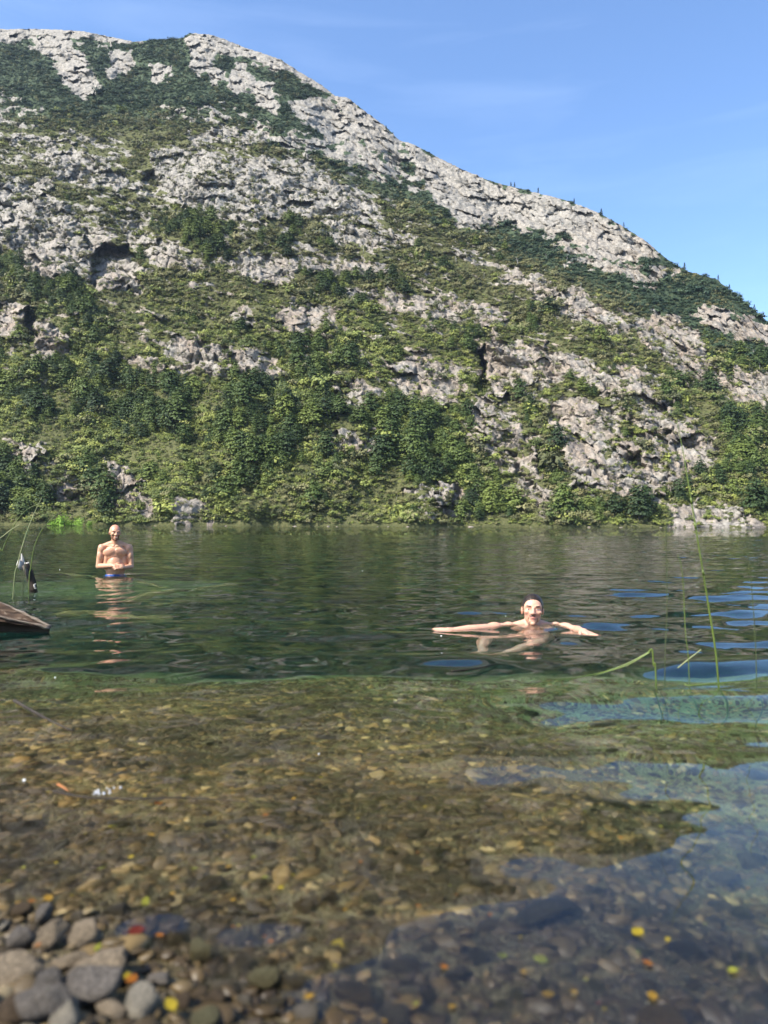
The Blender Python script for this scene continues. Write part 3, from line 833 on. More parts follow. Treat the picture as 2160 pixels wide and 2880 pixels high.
PLACES = CPL; PLX = np.array([p[0] for p in CPL], float)
region_labels(cyps, np.array(cyp_spots, float), 'pointed dark cypress', 'small cypresses on the ridge')
PLACES, PLX = keep_places, keep_plx

# bleached dead trunks
def make_snag(i):
    r = np.random.default_rng(400 + i); bm = bmesh.new()
    b = r.normal(0, .07, 2)
    tube(bm, [(0, 0, -.05), (b[0] * .4, b[1] * .4, .5), (b[0], b[1], 1)], [.030, .022, .008], 6)
    for k in range(4):
        h = r.uniform(.45, .9); th = r.uniform(0, 6.28); l = r.uniform(.08, .2)
        tube(bm, [(b[0] * h, b[1] * h, h), (b[0] * h + math.cos(th) * l, b[1] * h + math.sin(th) * l, h + l * .8)], [.010, .004], 4)
    me_ = bm_mesh('dead_trunk', bm); me_.materials.append(M_DEAD); return me_
SNAG = [make_snag(i) for i in range(4)]
snag_spots = [(280, 408), (275, 612), (395, 600), (630, 668), (748, 895), (700, 920), (870, 960), (950, 1070), (855, 1080), (1462, 960), (1350, 640), (1225, 565), (1180, 560), (1045, 605), (735, 740), (760, 545), (785, 548), (1210, 640),
    (1120, 575), (985, 570), (1400, 590), (1605, 1000), (1530, 1040), (1560, 1030), (1620, 800), (1640, 800), (1630, 770), (1455, 760), (150, 385), (205, 300), (60, 330), (440, 560), (520, 465), (1255, 625), (1310, 570), (1480, 640),
    (620, 1000), (575, 1060), (230, 960), (40, 1075), (905, 1090), (1000, 1100), (905, 560), (1085, 470), (560, 840), (600, 870)]
snags = []
for n_, (dx, dy_) in enumerate(snag_spots):
    g = ground_at(dx, dy_)
    o = bpy.data.objects.new('dead_trunk', SNAG[n_ % 4]); C.objects.link(o)
    h_ = r_.uniform(.007, .014) * g[1]
    o.location = g - np.array([0, 0, .2]); o.scale = (h_ * .8, h_ * .8, h_); o.rotation_euler = (r_.normal(0, .12), r_.normal(0, .12), r_.uniform(0, 6))
    snags.append(o)
region_labels(snags, np.array(snag_spots, float), 'bleached dead trunk', 'bleached dead trunks on the mountainside')
for o in snags: o['category'] = 'dead tree'

# the bright green bushes at the waterline, left
lime = make_shrub(60, M_LIME, 260, (.6, .5, .45), .085)
for (dx, dy_, s_, lab) in [(116, 1128, 2.6, 'leftmost low bright green willow bush at the far waterline'), (134, 1124, 4.6, 'tallest bright green willow bush at the far waterline, behind the reeds'),
                           (152, 1129, 2.4, 'low bright green willow bush right of the tallest one at the waterline'), (172, 1127, 3.3, 'rounded bright green willow bush between the others and the bather'), (196, 1130, 2.2, 'smallest bright green willow bush, nearest to the bather')]:
    g = on_plane(dx * K, 1480); g = at_depth(dx * K, 1475, 447.0); g[2] = -.1
    o = link('willow_bush', lime); o.location = g; o.scale = (s_ * 2.0, s_ * 1.6, s_ * 1.7); o.rotation_euler = (0, 0, dx)
    tag(o, lab, 'bush', 'bright green bushes at the far waterline')
# boulders along the far waterline
def make_boulder(i, sub=3, rough_=.28, name='boulder', cuts=9, lo=.62, hi_=.88):
    r = np.random.default_rng(500 + i)
    bm = bmesh.new(); bmesh.ops.create_icosphere(bm, subdivisions=sub, radius=1)
    v = np.array([q.co[:] for q in bm.verts])
    sc = np.array([r.uniform(.85, 1.25), r.uniform(.7, 1.0), r.uniform(.5, .8)])
    for _ in range(cuts):                                    # knock flat faces off it
        d = r.normal(size=3); d /= np.linalg.norm(d); h = r.uniform(lo, hi_)
        over = np.maximum(v @ d - h, 0); v -= over[:, None] * d * .85
    nz = fbm(v[:, 0] * 1.6 + i * 7 + v[:, 2], v[:, 1] * 1.6 - v[:, 2] * 1.3, 3, 160 + i)
    v *= (1 + rough_ * nz)[:, None]
    v *= sc
    for q, c in zip(bm.verts, v): q.co = c
    return bm_mesh(name, bm)
t = NT('shore_granite'); p = t.obj(); n = t.noise(p, 2.2, 6, .65)
t.bsdf(t.ramp(n, [(.3, (.12, .10, .08)), (.55, (.26, .22, .18)), (.75, (.38, .34, .29))]), .85, t.bump(n, .7, .3), .2)
M_SHORE = t.m
BOULD = [make_boulder(i, 2) for i in range(4)]
for m_ in BOULD: m_.materials.append(M_SHORE)
bx = sorted(list(r_.uniform(240, 1000, 14)) + list(r_.uniform(1000, 1650, 18)))
for j, dx in enumerate(bx):
    o = bpy.data.objects.new('boulder', BOULD[j % 4]); C.objects.link(o)
    g = at_depth(dx * K, 1475, float(np.interp((dx * K - 1080) / F, U, YS)) - r_.uniform(.5, 3.0)); g[2] = r_.uniform(-.25, .15)
    s_ = r_.lognormal(-.25, .4); o.location = g; o.scale = (s_ * 1.5, s_, s_ * .8); o.rotation_euler = (0, 0, r_.uniform(0, 6))
    tag(o, f'pale boulder at the far waterline, {ORD[j] if j < 20 else ORD[31 - j]} from the {"left" if j < 20 else "right"} end of the row', 'boulder', 'pale boulders along the far waterline')
# ------------------------------------------------------------------ stones on the shore and in the shallows
def bed_hit(px, py):
    """where a sight line, bent at the water, meets the bed"""
    d = ray(px, py); d = d / np.linalg.norm(d)
    o = np.array([0, 0, CAMH]); wet = False
    w_ = on_plane(px, py)
    if bed_z(w_[:1], w_[1:2])[0] < 0:
        wet = True; o = w_; c = -d[2]; e = 1 / 1.333
        d = e * d + (e * c - math.sqrt(1 - e * e * (1 - c * c))) * np.array([0, 0, 1.0])
        ts = np.linspace(0, 4, 400)
    else:
        ts = np.linspace(.6, 8, 800)
    q = o[None, :] + d[None, :] * ts[:, None]
    k = np.argmax(q[:, 2] < bed_z(q[:, 0], q[:, 1]))
    return q[k], wet
def stone_mat(name, a, b, speck=.5):
    t = NT(name); p = t.obj(); r = t.rand()
    off = t.n('ShaderNodeVectorMath', {0: p, 1: t.n('ShaderNodeCombineXYZ', {'X': t.math('MULTIPLY', r, 40.0)}).outputs[0]}, operation='ADD').outputs[0]
    n = t.noise(off, 1.3, 5, .6); n2 = t.noise(off, 9.0, 4, .7)
    c = t.ramp(t.math('ADD', t.math('MULTIPLY', n, .7), t.math('MULTIPLY', r, .3)), [(.25, a), (.75, b)])
    c = t.mix(t.math('MULTIPLY', t.rng(n2, .50, .64), speck), c, tuple(min(1, x * 1.9) for x in b))
    c = t.mix(t.math('MULTIPLY', t.rng(n2, .47, .33), speck), c, tuple(x * .45 for x in a))
    # below and just above the waterline stone is wet: darker, glossier, with a film of brown algae
    z = t.n('ShaderNodeSeparateXYZ', {'Vector': t.pos()}).outputs['Z']
    wet = t.rng(t.math('ADD', z, t.math('MULTIPLY', n, .015)), .030, .012)
    c2 = t.mix(.42, t.mix(1.0, c, (.52, .50, .44), 'MULTIPLY'), (.085, .065, .026))
    t.bsdf(t.mix(wet, c, c2), t.math('SUBTRACT', .85, t.math('MULTIPLY', wet, .45)), t.bump(t.math('ADD', n, t.math('MULTIPLY', n2, 1.6)), .8, .16), .14)
    return t.m
SM = {'grey': stone_mat('grey_stone', (.10, .088, .074), (.21, .182, .150)), 'tan': stone_mat('tan_stone', (.20, .155, .10), (.37, .29, .195)), 'brown': stone_mat('brown_stone', (0.057, 0.041, 0.026), (0.123, 0.086, 0.053)),
      'pale': stone_mat('pale_stone', (.20, .175, .13), (.33, .29, .22)), 'dark': stone_mat('dark_stone', (0.029, 0.026, 0.025), (0.061, 0.056, 0.051)), 'ochre': stone_mat('ochre_stone', (0.156, 0.090, 0.033), (0.246, 0.156, 0.061)), 'olive': stone_mat('olive_stone', (0.082, 0.074, 0.037), (0.164, 0.148, 0.078))}
STONE = [make_boulder(20 + i, 3, .22, 'stone', 14, .52, .80) for i in range(10)]
for m_ in STONE: m_.materials.append(SM['grey'])
SPOTS = [  # px, py, width in px, colour, flat, label
 (130, 2645, 100, 'tan', .75, 'pale tan angular stone standing in the dry heap, left of the round tan one'), (235, 2640, 92, 'tan', .85, 'round tan stone at the front edge of the dry heap beside a black gap'),
 (116, 2588, 68, 'grey', .8, 'small grey-tan stone topmost in the dry heap'), (48, 2655, 84, 'grey', .9, 'shaded grey stone in the dry heap at the left picture edge'),
 (262, 2728, 175, 'tan', .35, 'long flat tan slab in the dry heap'), (252, 2795, 170, 'grey', .6, 'largest purplish grey stone in the dry heap, near the orange leaves'),
 (125, 2780, 104, 'grey', .8, 'grey stone just left of the largest one in the dry heap'), (22, 2752, 135, 'tan', .5, 'broad tan stone at the left edge below the shaded grey one'),
 (104, 2848, 130, 'grey', .6, 'grey stone at the bottom edge in the left corner'), (387, 2846, 104, 'pale', .6, 'pale rounded stone at the bottom edge, right of the dry heap'),
 (306, 2855, 80, 'tan', .6, 'tan stone at the bottom edge below the largest grey stone'), (20, 2860, 90, 'brown', .6, 'brown stone in the very bottom left corner'),
 (557, 2678, 92, 'olive', .8, 'rounded olive stone with a pale top in the water right of the heap'), (672, 2634, 66, 'pale', .7, 'small pale stone alone in the dark water right of the olive one'),
 (736, 2756, 110, 'olive', .7, 'large olive stone in the water near the bottom'), (996, 2794, 150, 'brown', .5, 'broad brown stone in the water at the bottom middle'),
 (1105, 2850, 110, 'grey', .7, 'smooth grey stone at the bottom edge in the middle'), (1880, 2872, 140, 'ochre', .5, 'yellowish stone at the bottom edge on the right'),
 (2122, 2423, 84, 'tan', .6, 'tan stone under the sky reflection at the right edge'), (2036, 2476, 96, 'tan', .6, 'rounded tan stone under the sky reflection, lower left of the one at the edge'),
 (1770, 2547, 44, 'pale', .6, 'small pale stone under the sky reflection'), (1549, 2540, 230, 'dark', .4, 'large dark flat stone under the water right of the middle'),
 (1168, 2338, 96, 'tan', .5, 'tan wedge stone under the water in the middle'), (866, 2156, 70, 'pale', .4, 'palest flat stone in the middle of the shallows'),
 (723, 2231, 48, 'tan', .5, 'small tan stone below and left of the palest one'), (944, 2276, 62, 'tan', .5, 'tan stone below the palest one'), (488, 2058, 70, 'tan', .4, 'flat tan stone far out in the shallows on the left'),
 (1028, 2377, 66, 'tan', .6, 'tan rounded stone left of the wedge stone'), (540, 2553, 100, 'tan', .3, 'thin flat tan stone left of the orange one'), (859, 2540, 104, 'ochre', .5, 'orange-brown stone under the water in the middle'),
 (15, 2387, 44, 'pale', .7, 'pale stone at the left edge in the shallows'), (18, 2426, 66, 'brown', .6, 'brown stone at the left edge in the shallows'),
 (330, 2560, 90, 'dark', .6, 'dark wet stone just behind the dry heap'), (215, 2580, 60, 'grey', .6, 'wet grey stone behind the round tan one'), (1900, 2290, 90, 'tan', .5, 'pinkish stone under the sky reflection near the reeds'),
 (480, 2640, 80, 'brown', .6, 'brown stone in the water right of the round tan one'), (330, 2690, 70, 'dark', .5, 'dark stone at the foot of the dry heap'), (440, 2760, 76, 'grey', .6, 'grey stone in shallow water right of the slab'),
 (190, 2715, 80, 'tan', .5, 'tan stone wedged under the angular one'), (60, 2570, 60, 'brown', .6, 'brown stone at the upper left of the dry heap'), (170, 2870, 100, 'pale', .5, 'pale stone half cut off by the bottom edge in the heap'),
]
r_ = np.random.default_rng(91)
spots = [(a, b, c, d, min(.95, e * 1.35) if a < 420 and b > 2560 else e, f) for a, b, c, d, e, f in SPOTS]
placed = []
for s in spots: placed.append((s[0], s[1], s[2]))
tries = 0
while len(spots) < 300 and tries < 20000:
    tries += 1
    py_ = 1965 + 915 * r_.uniform() ** .75
    px_ = r_.uniform(-20, 2180)
    f_ = (py_ - 1472) / 1000
    w_ = float(np.clip(r_.lognormal(-2.75, .38) * F / (CAMH * F / (py_ - 1472)) * .62, 16, 150))
    heap = px_ < 420 and py_ > 2500 - 0 * px_
    if any(abs(px_ - a) < (w_ + c) * .42 and abs(py_ - b) < (w_ + c) * .27 for a, b, c in placed): continue
    colr = r_.choice(['grey', 'tan', 'brown', 'pale', 'dark', 'ochre', 'olive'], p=[.22, .15, .22, .05, .13, .05, .18])
    placed.append((px_, py_, w_)); spots.append((px_, py_, w_, str(colr), float(r_.uniform(.4, .75)), None))
ROWS = [(0, 2040, 'in the far shallows by the drop-off'), (2040, 2140, 'just this side of the drop-off'), (2140, 2260, 'in the middle of the shallows'), (2260, 2400, 'in the near shallows'), (2400, 2560, 'in the water above heap level'), (2560, 2720, 'level with the dry heap'), (2720, 2990, 'along the bottom edge')]
COLS = [(-99, 430, 'far left'), (430, 860, 'left of middle'), (860, 1300, 'middle'), (1300, 1740, 'right of middle'), (1740, 2300, 'far right')]
cells = {}
stones = []
for j, (px_, py_, w_, colr, fl, lab) in enumerate(spots):
    p_, wet = bed_hit(px_, py_ + w_ * .22)
    dist = np.linalg.norm(p_ - np.array([0, 0, CAMH]))
    rad = w_ / F * dist / 2 * (1.0 if not wet else .95)
    o = bpy.data.objects.new('stone', STONE[j % 10]); C.objects.link(o)
    o.material_slots[0].link = 'OBJECT'; o.material_slots[0].material = SM[colr]
    g = bed_z(p_[:1], p_[1:2])[0]
    o.location = (p_[0], p_[1] + rad * .3, g + rad * fl * .42)
    o.scale = (rad * r_.uniform(.95, 1.1), rad * r_.uniform(.85, 1.15), rad * fl * 1.25)
    o.rotation_euler = (r_.normal(0, .25), r_.normal(0, .25), r_.uniform(0, 6.28))
    tag(o, lab, 'stone', 'single stones of the shore and shallows')
    stones.append(o)
    if lab is None:
        rw = [q for q in ROWS if q[0] <= py_ < q[1]][0][2]; cl = [q for q in COLS if q[0] <= px_ < q[1]][0][2]
        cells.setdefault((colr, cl, rw), []).append((px_, o))
for (colr, cl, rw), ms in cells.items():
    ms.sort(key=lambda q: q[0])
    for k_, (_, o) in enumerate(ms):
        o['label'] = (f'only {colr} stone {cl}, {rw}' if len(ms) == 1 else f'{ORD[k_]} {colr} stone from left, {cl}, {rw}')
# countless pebbles between them
tn = NT('pebble_colours'); rr_ = tn.rand(); pp_ = tn.obj()
n_ = tn.noise(pp_, 2.5, 3)
pc = tn.ramp(rr_, [(0, (0.020, 0.016, 0.009)), (.28, (0.051, 0.038, 0.018)), (.48, (0.088, 0.067, 0.029)), (.62, (0.068, 0.060, 0.044)), (.76, (0.136, 0.102, 0.044)), (.88, (0.197, 0.146, 0.065)), (.95, (0.272, 0.231, 0.136)), (1, (0.354, 0.313, 0.204))])
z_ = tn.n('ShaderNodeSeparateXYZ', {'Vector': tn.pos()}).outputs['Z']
pc = tn.mix(tn.math('MULTIPLY', n_, .4), pc, (.075, .055, .024))
pat_ = tn.noise(tn.mapping(tn.pos(), (1, 1.6, 1)), 1.5, 4, .6, .5)
pc = tn.mix(tn.math('MULTIPLY', tn.rng(pat_, .56, .44), .75), pc, (.030, .022, .010))  # same painted patches as the bed: dim spots between wave-focused light
pc = tn.mix(.75, pc, tn.mix(1.0, pc, (1.25, 1.02, .60), 'MULTIPLY'))
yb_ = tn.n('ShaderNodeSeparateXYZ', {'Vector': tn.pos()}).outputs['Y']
pc = tn.mix(tn.rng(yb_, 1.7, 1.2), pc, tn.mix(1.0, pc, (.62, .60, .60), 'MULTIPLY'))  # tree shade near the shore painted into the pebble colour
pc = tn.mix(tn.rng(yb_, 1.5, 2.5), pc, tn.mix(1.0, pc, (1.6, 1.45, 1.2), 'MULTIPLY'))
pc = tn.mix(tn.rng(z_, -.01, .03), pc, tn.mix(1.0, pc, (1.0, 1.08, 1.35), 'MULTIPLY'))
tn.bsdf(pc, .5, None, .35)
PEB = [make_boulder(40 + i, 2, .2, 'pebble', 9, .55, .85) for i in range(6)]
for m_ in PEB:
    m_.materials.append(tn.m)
N_ = 34000
yy = .55 + 4.2 * r_.uniform(0, 1, N_) ** .8; xx = r_.uniform(-1, 1, N_) * (yy * .56 + .75)
ps = np.clip(r_.lognormal(-4.62, .48, N_), .0035, .032)
pz = bed_z(xx, yy) + ps * .22
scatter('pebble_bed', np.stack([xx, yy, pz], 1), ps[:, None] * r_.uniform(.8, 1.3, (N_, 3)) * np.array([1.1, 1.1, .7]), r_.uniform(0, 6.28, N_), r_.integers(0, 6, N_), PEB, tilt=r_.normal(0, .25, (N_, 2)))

# ------------------------------------------------------------------ fallen leaves
def leaf_mesh(i):
    r = np.random.default_rng(600 + i); bm = bmesh.new()
    rows = []
    for k, tt in enumerate(np.linspace(0, 1, 6)):
        wd = .42 * math.sin(math.pi * min(1, tt * .94 + .06)) ** .8
        bend = .22 * (tt - .5) ** 2 * r.uniform(.3, 1.6)
        rows.append([bm.verts.new((tt - .5, s * wd, bend + abs(s) * .10 * wd * 2)) for s in (-1, 0, 1)])
    for a, b in zip(rows[:-1], rows[1:]):
        for k in (0, 1): bm.faces.new((a[k], a[k + 1], b[k + 1], b[k]))
    geom = bmesh.ops.solidify(bm, geom=bm.faces[:], thickness=.02)
    tube(bm, [(-.5, 0, .05), (-.75, .03, .08)], [.018, .012], 4)
    return bm_mesh('fallen_leaf', bm)
LM = {}
for nm, c in (('yellow', (0.400, 0.304, 0.024)), ('orange', (0.368, 0.128, 0.014)), ('greenish yellow', (0.304, 0.304, 0.040)), ('red', (0.160, 0.024, 0.012)), ('golden', (0.368, 0.216, 0.024))):
    t = NT(nm.replace(' ', '_') + '_leaf'); n = t.noise(t.obj(), 5.0, 4)
    t.bsdf(t.mix(t.rng(n, .4, .7), (*c, 1), tuple(x * .6 for x in c)), .5, None, .3)
    LM[nm] = t.m
LEAF = [leaf_mesh(i) for i in range(4)]
for m_ in LEAF: m_.materials.append(LM['yellow'])
LS = [(410, 2538, 34, 'greenish yellow', 'f', 'bright greenish yellow leaf standing up in the water behind the heap'), (485, 2516, 18, 'golden', 'f', None), (655, 2532, 18, 'golden', 'f', None), (790, 2497, 22, 'yellow', 'f', None), (745, 2645, 20, 'orange', 'b', None), (762, 2660, 18, 'orange', 'b', None),
 (370, 2794, 46, 'orange', 'b', 'biggest orange leaf, right of the largest grey stone'), (352, 2782, 30, 'yellow', 'b', 'yellow leaf lying against the biggest orange leaf'), (322, 2760, 22, 'orange', 'b', None), (384, 2640, 50, 'red', 'b', 'dark red curled leaf beside the heap in the water'), (450, 2646, 26, 'orange', 'b', None),
 (135, 2545, 36, 'golden', 'b', 'golden leaf on the stones at the heap\'s back'), (88, 2560, 34, 'orange', 'b', 'orange leaf on the stones at the heap\'s back'), (105, 2695, 20, 'orange', 'b', 'small orange leaf on the angular tan stone'), (480, 2866, 50, 'yellow', 'b', 'yellow leaf at the bottom edge right of the heap'), (275, 2700, 30, 'greenish yellow', 'b', 'greenish yellow leaf at the end of the flat slab'),
 (1793, 2625, 38, 'yellow', 'f', 'largest yellow leaf afloat on the lower right'), (1878, 2645, 18, 'yellow', 'f', None), (1822, 2711, 34, 'orange', 'f', 'largest orange leaf afloat on the lower right'), (2060, 2727, 30, 'greenish yellow', 'f', None), (1835, 2801, 38, 'golden', 'f', None), (1615, 2792, 24, 'golden', 'f', None), (1540, 2815, 38, 'golden', 'b', None), (1472, 2740, 22, 'golden', 'f', None),
 (1248, 2726, 24, 'orange', 'f', None), (1412, 2708, 30, 'greenish yellow', 'b', None), (1518, 2718, 44, 'greenish yellow', 'b', None), (1272, 2830, 22, 'golden', 'f', None), (1177, 2558, 20, 'orange', 'f', None), (1378, 2594, 20, 'orange', 'b', None), (1285, 2538, 14, 'orange', 'b', None), (1683, 2840, 18, 'red', 'b', None), (870, 2835, 32, 'golden', 'b', None),
 (947, 2668, 42, 'yellow', 'b', None), (320, 2331, 20, 'greenish yellow', 'f', None), (310, 2332, 14, 'yellow', 'f', None), (368, 2416, 18, 'yellow', 'f', None), (158, 2427, 16, 'yellow', 'f', None), (66, 2438, 14, 'greenish yellow', 'f', None), (50, 2538, 16, 'golden', 'f', None), (643, 2443, 20, 'golden', 'f', None), (548, 2457, 22, 'greenish yellow', 'b', None),
 (746, 2296, 22, 'orange', 'f', None), (445, 2274, 32, 'orange', 'b', None), (520, 2312, 14, 'golden', 'f', None), (407, 2241, 14, 'yellow', 'f', None), (516, 2238, 14, 'yellow', 'f', None), (655, 2229, 14, 'golden', 'f', None), (1014, 2424, 16, 'orange', 'f', None), (972, 2454, 14, 'golden', 'f', None), (424, 2357, 26, 'golden', 'f', None), (135, 2227, 14, 'yellow', 'f', None),
 (1174, 2399, 14, 'orange', 'f', None), (745, 2480, 26, 'greenish yellow', 'b', None), (712, 2425, 24, 'greenish yellow', 'b', None), (285, 2456, 26, 'greenish yellow', 'b', None), (1006, 2305, 12, 'yellow', 'f', None), (970, 2560, 14, 'golden', 'f', None), (2090, 2097, 14, 'golden', 'f', None), (1560, 2270, 12, 'yellow', 'f', None), (1195, 2263, 12, 'yellow', 'f', None), (240, 2348, 12, 'yellow', 'f', None)]
while len(LS) < 96:
    LS.append((float(r_.uniform(0, 2160)), float(2150 + 720 * r_.uniform()), float(r_.uniform(9, 17)), str(r_.choice(['yellow', 'greenish yellow', 'golden', 'orange'], p=[.35, .35, .2, .1])), str(r_.choice(['f', 'b'])), None))
lc = {}
for j, (px_, py_, w_, colr, how, lab) in enumerate(LS):
    o = bpy.data.objects.new('fallen_leaf', LEAF[j % 4]); C.objects.link(o)
    o.material_slots[0].link = 'OBJECT'; o.material_slots[0].material = LM[colr]
    p_, wet = bed_hit(px_, py_)
    if how == 'f' and wet:
        p_ = on_plane(px_, py_, .004); p_[2] = wave_z(p_[:1], p_[1:2], np.array([.02]))[0] + .003
    else:
        p_[2] = p_[2] + .022
    s_ = w_ / F * np.linalg.norm(p_ - np.array([0, 0, CAMH])) * .80
    o.location = p_; o.scale = (s_, s_ * r_.uniform(.7, 1.2), s_); o.rotation_euler = (r_.normal(0, .12), r_.normal(0, .12), r_.uniform(0, 6.28))
    if j == 0: o.rotation_euler = (.9, -1.0, .4)
    tag(o, lab, 'leaf', 'fallen leaves in the shallows')
    if lab is None:
        rw = [q for q in ROWS if q[0] <= py_ < q[1]][0][2]; cl = [q for q in COLS if q[0] <= px_ < q[1]][0][2]
        lc.setdefault((colr, cl, rw), []).append((px_, o))
for (colr, cl, rw), ms in lc.items():
    ms.sort(key=lambda q: q[0])
    for k_, (_, o) in enumerate(ms):
        o['label'] = (f'only {colr} leaf {cl}, {rw}' if len(ms) == 1 else f'{ORD[k_]} {colr} leaf from left, {cl}, {rw}')

# ------------------------------------------------------------------ reeds
def reed_mat(name, a, b):
    t = NT(name); p = t.obj(); n = t.noise(t.mapping(p, (8, 8, 2)), 1.0, 3)
    t.bsdf(t.ramp(n, [(.3, a), (.7, b)]), .45, None, .4)
    return t.m
M_REED = reed_mat('green_reed', (.055, .085, .012), (.12, .16, .028))
M_REEDD = reed_mat('dark_reed', (.035, .05, .016), (.07, .085, .03))
M_REEDP = reed_mat('pale_reed', (.14, .16, .06), (.27, .28, .13))
def spline(pts, n=24):
    pts = [np.array(p, float) for p in pts]
    pts = [2 * pts[0] - pts[1]] + pts + [2 * pts[-1] - pts[-2]]
    out = []
    for i in range(1, len(pts) - 2):
        for tt in np.linspace(0, 1, n, endpoint=False):
            a, b, c, d = pts[i - 1:i + 3]
            out.append(.5 * (2 * b + (c - a) * tt + (2 * a - 5 * b + 4 * c - d) * tt ** 2 + (3 * b - a - 3 * c + d) * tt ** 3))
    out.append(pts[-2]); return out
def reed(label, px_pts, y, rad, mat, root=True, yv=None, tip=.25, swell=False, obj_name='reed', parent=None):
    """px_pts run from the waterline up; y is how far out it grows"""
    if yv is None: yv = [y] * len(px_pts)
    w_ = [at_depth(a, b, yy_) for (a, b), yy_ in zip(px_pts, yv)]
    if root:
        b0 = w_[0].copy(); d0 = w_[0] - w_[1]; d0 = d0 / max(abs(d0[2]), .2)
        dep = bed_z(b0[:1], b0[1:2])[0]
        w_ = [b0 + np.array([d0[0] * .5 * -dep * .6, 0, dep - b0[2] - .05])] + w_
    pts = spline(w_, 10)
    n = len(pts)
    rad_ = [rad * (1 - (1 - tip) * (i / (n - 1)) ** 1.6) for i in range(n)]
    bm = bmesh.new(); tube(bm, pts, rad_, 7)
    if swell:                                   # the sheath joints on the stem
        for f_ in (.42, .55, .62):
            i = int(f_ * n); tube(bm, [pts[i], pts[min(i + 1, n - 1)]], [rad_[i] * 1.7, rad_[i] * 1.05], 7)
    base = pts[0]
    me_ = bm_mesh(obj_name, bm)
    me_.transform(Matrix.Translation(-Vector(base)))
    o = link(obj_name, me_, mat=mat, loc=base)
    tag(o, label, 'reed', 'reeds standing in the water')
    return o
reed('tallest green reed on the right, leaning left with its tip against the tan cliff', [(2020, 1912), (1992, 1700), (1966, 1540), (1938, 1370), (1921, 1270), (1903, 1180)], 3.71, .0052, M_REED, swell=True)
reed('thin dark upright reed left of the tallest one, bending over to meet it', [(1870, 1895), (1876, 1700), (1874, 1500), (1884, 1440), (1908, 1360), (1925, 1300)], 3.85, .0024, M_REEDD)
reed('short reed with a hooked pale tip between the two tall right ones', [(1938, 1895), (1928, 1780), (1922, 1650), (1916, 1592), (1906, 1560)], 3.85, .0024, M_REED, tip=.8)
reed('dark thin reed nearest the right picture edge', [(2128, 1938), (2124, 1790), (2113, 1640), (2104, 1560), (2108, 1520), (2116, 1495)], 3.55, .0024, M_REEDD)
reed('green reed snapped over at the water, its blade trailing to the left', [(1845, 1912), (1838, 1870), (1834, 1827), (1818, 1838), (1760, 1868), (1690, 1892), (1600, 1909), (1560, 1914)], 3.75, .0046, M_REED, yv=[3.75, 3.75, 3.75, 3.76, 3.78, 3.8, 3.76, 3.72], tip=.3)
reed('thin second blade lying along the snapped reed', [(1829, 1834), (1770, 1868), (1712, 1888), (1660, 1903)], 3.76, .0032, M_REED, root=False, yv=[3.74, 3.76, 3.78, 3.8], tip=.3)
reed('short broken reed stub slanting up right between the right reeds', [(1906, 1879), (1938, 1853), (1972, 1827)], 4.0, .0034, M_REEDP, root=False, tip=.9)
reed('reed lying flat on the water towards the right edge', [(1925, 1924), (1945, 1928), (2040, 1920), (2170, 1909)], 3.6, .0034, M_REED, root=False, yv=[3.62, 3.58, 3.63, 3.72], tip=.7)
reed('thick pale straight reed on the left, leaning right in front of the driftwood stake', [(37, 1674), (51, 1583), (73, 1504), (96, 1445), (117, 1400)], 8.0, .0070, M_REEDP, tip=.4)
reed('arching green reed right of the driftwood stake', [(81, 1653), (86, 1600), (95, 1545), (110, 1505), (130, 1475), (170, 1437), (218, 1407)], 8.6, .0062, M_REED, tip=.4)
reed('thin upright dark reed behind the driftwood stake', [(65, 1659), (71, 1590), (73, 1529), (79, 1470), (84, 1424)], 8.5, .0050, M_REEDD)
reed('dark reed rising from the left picture edge and arching right', [(-6, 1600), (8, 1545), (30, 1496), (52, 1459), (81, 1430), (127, 1411)], 8.2, .0055, M_REED, tip=.4)
reed('pale reed blade dipping in from the left picture edge', [(-30, 1532), (0, 1514), (28, 1492), (57, 1474)], 8.0, .0060, M_REEDP, root=False, tip=.4)
reed('short thin reed between the pale reed and the driftwood stake', [(62, 1650), (60, 1620), (56, 1596)], 8.5, .0035, M_REEDD)

# ------------------------------------------------------------------ driftwood
def wood_mat(name, stops):
    t = NT(name); p = t.obj()
    n = t.noise(t.mapping(p, (3, 26, 26)), 1.0, 5, .7, .3); n2 = t.noise(p, 9.0, 4)
    t.bsdf(t.mix(t.math('MULTIPLY', n2, .4), t.ramp(n, stops), (.09, .06, .04)), .75, t.bump(n, .9, .02), .25)
    return t.m
M_LOG = wood_mat('old_log_wood', [(.36, (0.011, 0.006, 0.004)), (.48, (0.036, 0.020, 0.011)), (.57, (0.084, 0.048, 0.027)), (.68, (0.216, 0.168, 0.120))])
M_LOGP = wood_mat('bleached_log_edge', [(.3, (0.120, 0.084, 0.054)), (.5, (0.228, 0.180, 0.132)), (.7, (0.330, 0.288, 0.240))])
M_LOGD = wood_mat('dark_shaded_wood', [(.3, (.012, .010, .008)), (.7, (.035, .026, .018))])  # near-black colour carries the shade under the log; also the dark stake wood
